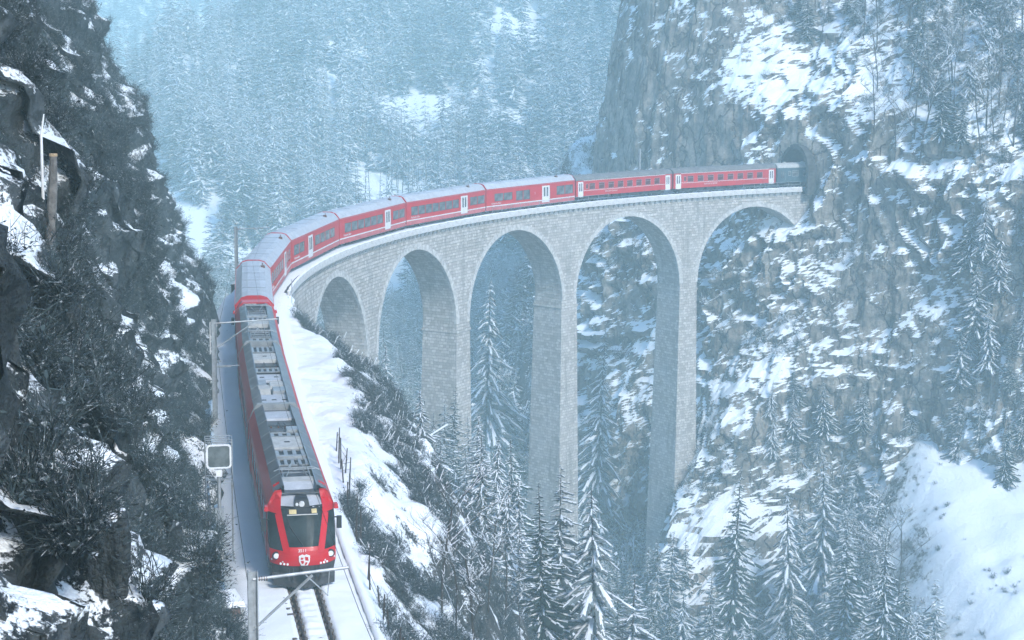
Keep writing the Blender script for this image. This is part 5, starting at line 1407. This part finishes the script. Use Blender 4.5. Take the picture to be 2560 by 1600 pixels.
P = np.stack([rn.uniform(-300, -60, n), rn.uniform(792, 1010, n), np.zeros(n)], 1); P[:, 2] = farm_z(P[:, 0], P[:, 1]) - .3
px, py, okm = frame_mask(P); P = P[okm & (px < 760)]
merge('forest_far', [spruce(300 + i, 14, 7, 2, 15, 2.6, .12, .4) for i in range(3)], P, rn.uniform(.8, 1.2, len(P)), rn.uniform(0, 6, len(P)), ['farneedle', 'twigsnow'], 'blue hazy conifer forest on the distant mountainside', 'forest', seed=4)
# brushwood
def shrub(seed, leaves, snow, twigs=14):
    r = np.random.default_rng(seed); V, F, Mi = [], [], []
    def quad(pts, m): k = len(V); V.extend(pts); F.append((k, k + 1, k + 2, k + 3)); Mi.append(m)
    for _ in range(twigs):
        a = r.uniform(0, 6.28); d = np.array([math.cos(a) * r.uniform(.2, .9), math.sin(a) * r.uniform(.2, .9), r.uniform(.4, 1.2)]); sd = np.array([-d[1], d[0], .1]) * .022
        quad([np.zeros(3) - sd, np.zeros(3) + sd, d + sd * .3, d - sd * .3], 0)
        for _k in range(4):
            p = d * r.uniform(.3, .95); e = p + d * .2 + r.normal(0, .2, 3); s2 = np.cross(e - p, r.normal(0, 1, 3)); s2 = s2 / (np.linalg.norm(s2) + 1e-6) * .012
            quad([p - s2, p + s2, e + s2 * .4, e - s2 * .4], 0)
            if r.random() < snow * .5: quad([p - s2 * 2 + [0, 0, .02], p + s2 * 2 + [0, 0, .02], e + s2 * 2 + [0, 0, .02], e - s2 * 2 + [0, 0, .02]], 1)
    for _ in range(leaves):
        p = r.normal(0, .36, 3); p[2] = abs(p[2]) * 1.15 + .08; u = r.normal(0, 1, 3); u[2] *= .6; u /= np.linalg.norm(u); w = np.cross(u, r.normal(0, 1, 3)); w /= np.linalg.norm(w) + 1e-6
        s = r.uniform(.035, .10); t = s * r.uniform(.2, .5)
        quad([p - u * s, p + w * t, p + u * s, p - w * t], 0)
        if r.random() < snow and p[2] > .2:
            e = np.array([0, 0, .04]); a = r.uniform(0, 6.28); u2 = np.array([math.cos(a), math.sin(a), r.uniform(-.3, .3)]) * s * r.uniform(.6, 1.1); w2 = np.array([-u2[1], u2[0], r.uniform(-.1, .1)]) * r.uniform(.3, .8)
            quad([p + e - u2, p + e + w2, p + e + u2, p + e - w2], 1)
    return np.array(V), np.array(F), np.array(Mi)
def sample_surface(P3, n, cond, seed):
    r = np.random.default_rng(seed); nu, nv = P3.shape[:2]
    i = r.integers(0, nu - 1, n); j = r.integers(0, nv - 1, n); f, g = r.random(n)[:, None], r.random(n)[:, None]
    p = P3[i, j] * (1 - f) * (1 - g) + P3[i + 1, j] * f * (1 - g) + P3[i, j + 1] * (1 - f) * g + P3[i + 1, j + 1] * f * g
    N = calc_normals(P3)[i, j]; return p[cond(p, N, i, j)]
DARK = [shrub(400 + i, 90, .0, 34) for i in range(4)]; DUST = [shrub(440 + i, 120, .16, 16) for i in range(2)]; FROST = [shrub(420 + i, 110, .75, 12) for i in range(4)]
hp_ = sample_surface(Ph, 60000, lambda p, N, i, j: (np.abs(N[:, 2]) < .72) & (uu[j] > 1.6) & (fbm(p[:, 0] / 7, p[:, 1] / 7, p[:, 2] / 7, 4, 97) > -.05), 12)
px, py, okm = frame_mask(hp_); hp_ = hp_[okm & (uu[-1] > 0)][:6500]
merge('undergrowth', DARK, hp_ - np.array([0, 0, .1]), np.random.default_rng(3).uniform(.25, .85, len(hp_)), np.random.default_rng(4).uniform(0, 6, len(hp_)), ['brush', 'twigsnow'], 'dark brush and saplings covering the hillside left of the train', 'undergrowth', seed=6)
bp = sample_surface(Pb, 30000, lambda p, N, i, j: (Db[i, j] > .5) & (fbm(p[:, 0] / 5, p[:, 1] / 5, p[:, 2] / 5, 4, 98) > .22 - .03 * Db[i, j]), 14)
px, py, okm = frame_mask(bp); bp = bp[okm][:4200]
merge('undergrowth', DARK + DUST, bp - np.array([0, 0, .1]), np.random.default_rng(5).uniform(.2, .8, len(bp)), np.random.default_rng(6).uniform(0, 6, len(bp)), ['brush', 'twigsnow'], 'dark leafless brush scattered over the snowy bank right of the train', 'undergrowth', seed=7)
cp_ = sample_surface(Pc, 16000, lambda p, N, i, j: (np.abs(N[:, 2]) > .25) & (np.abs(N[:, 2]) < .9) & (fbm(p[:, 0] / 8, p[:, 1] / 8, p[:, 2] / 8, 4, 99) > .05) & (np.hypot(p[:, 0] - T[0], p[:, 1] - T[1]) > 7) & ((p[:, 0] > T[0] - 4) | (p[:, 2] < 0)), 15)
px, py, okm = frame_mask(cp_); cp_ = cp_[okm][:3600]
merge('undergrowth', DARK + FROST, cp_ - np.array([0, 0, .1]), np.random.default_rng(7).uniform(.5, 1.5, len(cp_)), np.random.default_rng(8).uniform(0, 6, len(cp_)), ['brush', 'twigsnow'], 'frosted shrubs growing on the ledges of the rock cliff', 'undergrowth', seed=8)
yp = sample_surface(Pv, 60000, lambda p, N, i, j: (Sg[i, j] > 90) & (np.abs(Og[i, j]) > 6) & (p[:, 1] > 110) & (p[:, 1] < 398) & (p[:, 0] < 50) & (fbm(p[:, 0] / 14, p[:, 1] / 14, 0, 4, 93) > -.15), 18)
px, py, okm = frame_mask(yp); yp = yp[okm][:4200]
merge('young_forest', [spruce(500 + i, 20, 8, 3, 9, 1.9, .9, .45) for i in range(4)], yp - np.array([0, 0, .2]), np.random.default_rng(21).uniform(.45, 1.1, len(yp)), np.random.default_rng(22).uniform(0, 6, len(yp)), ['frostneedle', 'twigsnow'], 'mass of young frosted conifers filling the gorge floor', 'forest', seed=11)
FTREE = [shrub(460 + i, 620, .8, 46) for i in range(4)]
ft = sample_surface(Pv, 40000, lambda p, N, i, j: (Sg[i, j] > 88) & (np.abs(Og[i, j]) > 6) & (p[:, 1] > 110) & (p[:, 1] < 330) & (p[:, 0] < 47) & (fbm(p[:, 0] / 14, p[:, 1] / 14, 5, 4, 94) > -.1), 19)
px, py, okm = frame_mask(ft); ft = ft[okm][:850]
merge('frosted_thicket', FTREE, ft - np.array([0, 0, .2]), np.random.default_rng(23).uniform(2.5, 6.5, len(ft)), np.random.default_rng(24).uniform(0, 6, len(ft)), ['brush', 'twigsnow'], 'rounded white-frosted broadleaf thicket on the gorge floor around the pier feet', 'thicket', np.random.default_rng(25).uniform(.7, 1.1, len(ft)), seed=13)
sp_ = sample_surface(Pv, 30000, lambda p, N, i, j: (p[:, 0] > 50) & (p[:, 1] < 245) & (p[:, 1] > 120) & (fbm(p[:, 0] / 9, p[:, 1] / 9, 1, 4, 92) > .1), 20)
px, py, okm = frame_mask(sp_); sp_ = sp_[okm][:150]
merge('undergrowth', DARK[:2] + FROST[:1], sp_ - np.array([0, 0, .1]), np.random.default_rng(26).uniform(.2, .8, len(sp_)), np.random.default_rng(27).uniform(0, 6, len(sp_)), ['brush', 'twigsnow'], 'scattered twigs poking out of the open snowfield', 'undergrowth', seed=15)
vp = sample_surface(Pv, 120000, lambda p, N, i, j: (Sg[i, j] > 80) & (np.abs(Og[i, j]) > 4) & (p[:, 1] > 100) & (fbm(p[:, 0] / 12, p[:, 1] / 12, 0, 4, 90) > -.1) & ((p[:, 0] < 50) | (p[:, 1] > 245)), 16)
px, py, okm = frame_mask(vp); vp = vp[okm][:9000]
merge('undergrowth', FROST, vp - np.array([0, 0, .1]), np.random.default_rng(9).uniform(.8, 3.0, len(vp)), np.random.default_rng(10).uniform(0, 6, len(vp)), ['brush', 'twigsnow'], 'frosted scrub on the valley floor between the spruces', 'undergrowth', seed=9)
print('trees', NT)

# ================================================================== haze
m = MB(); m.box(-470, 270, -60, 1060, -78, 158)
hz = m.build('haze', 'snow')
hm = bpy.data.materials.new('haze_air'); hm.use_nodes = True
hn = hm.node_tree; hn.nodes.remove(hn.nodes['Principled BSDF'])
pv = hn.nodes.new('ShaderNodeVolumePrincipled'); pv.inputs['Color'].default_value = (0.64, 0.94, 1.0, 1)
pv.inputs['Density'].default_value = 0.0013; pv.inputs['Anisotropy'].default_value = -0.25
hn.links.new(pv.outputs[0], hn.nodes['Material Output'].inputs['Volume'])
hz.data.materials.clear(); hz.data.materials.append(hm)
tag(hz, 'pale blue winter haze filling the gorge', 'haze', None, 'stuff')
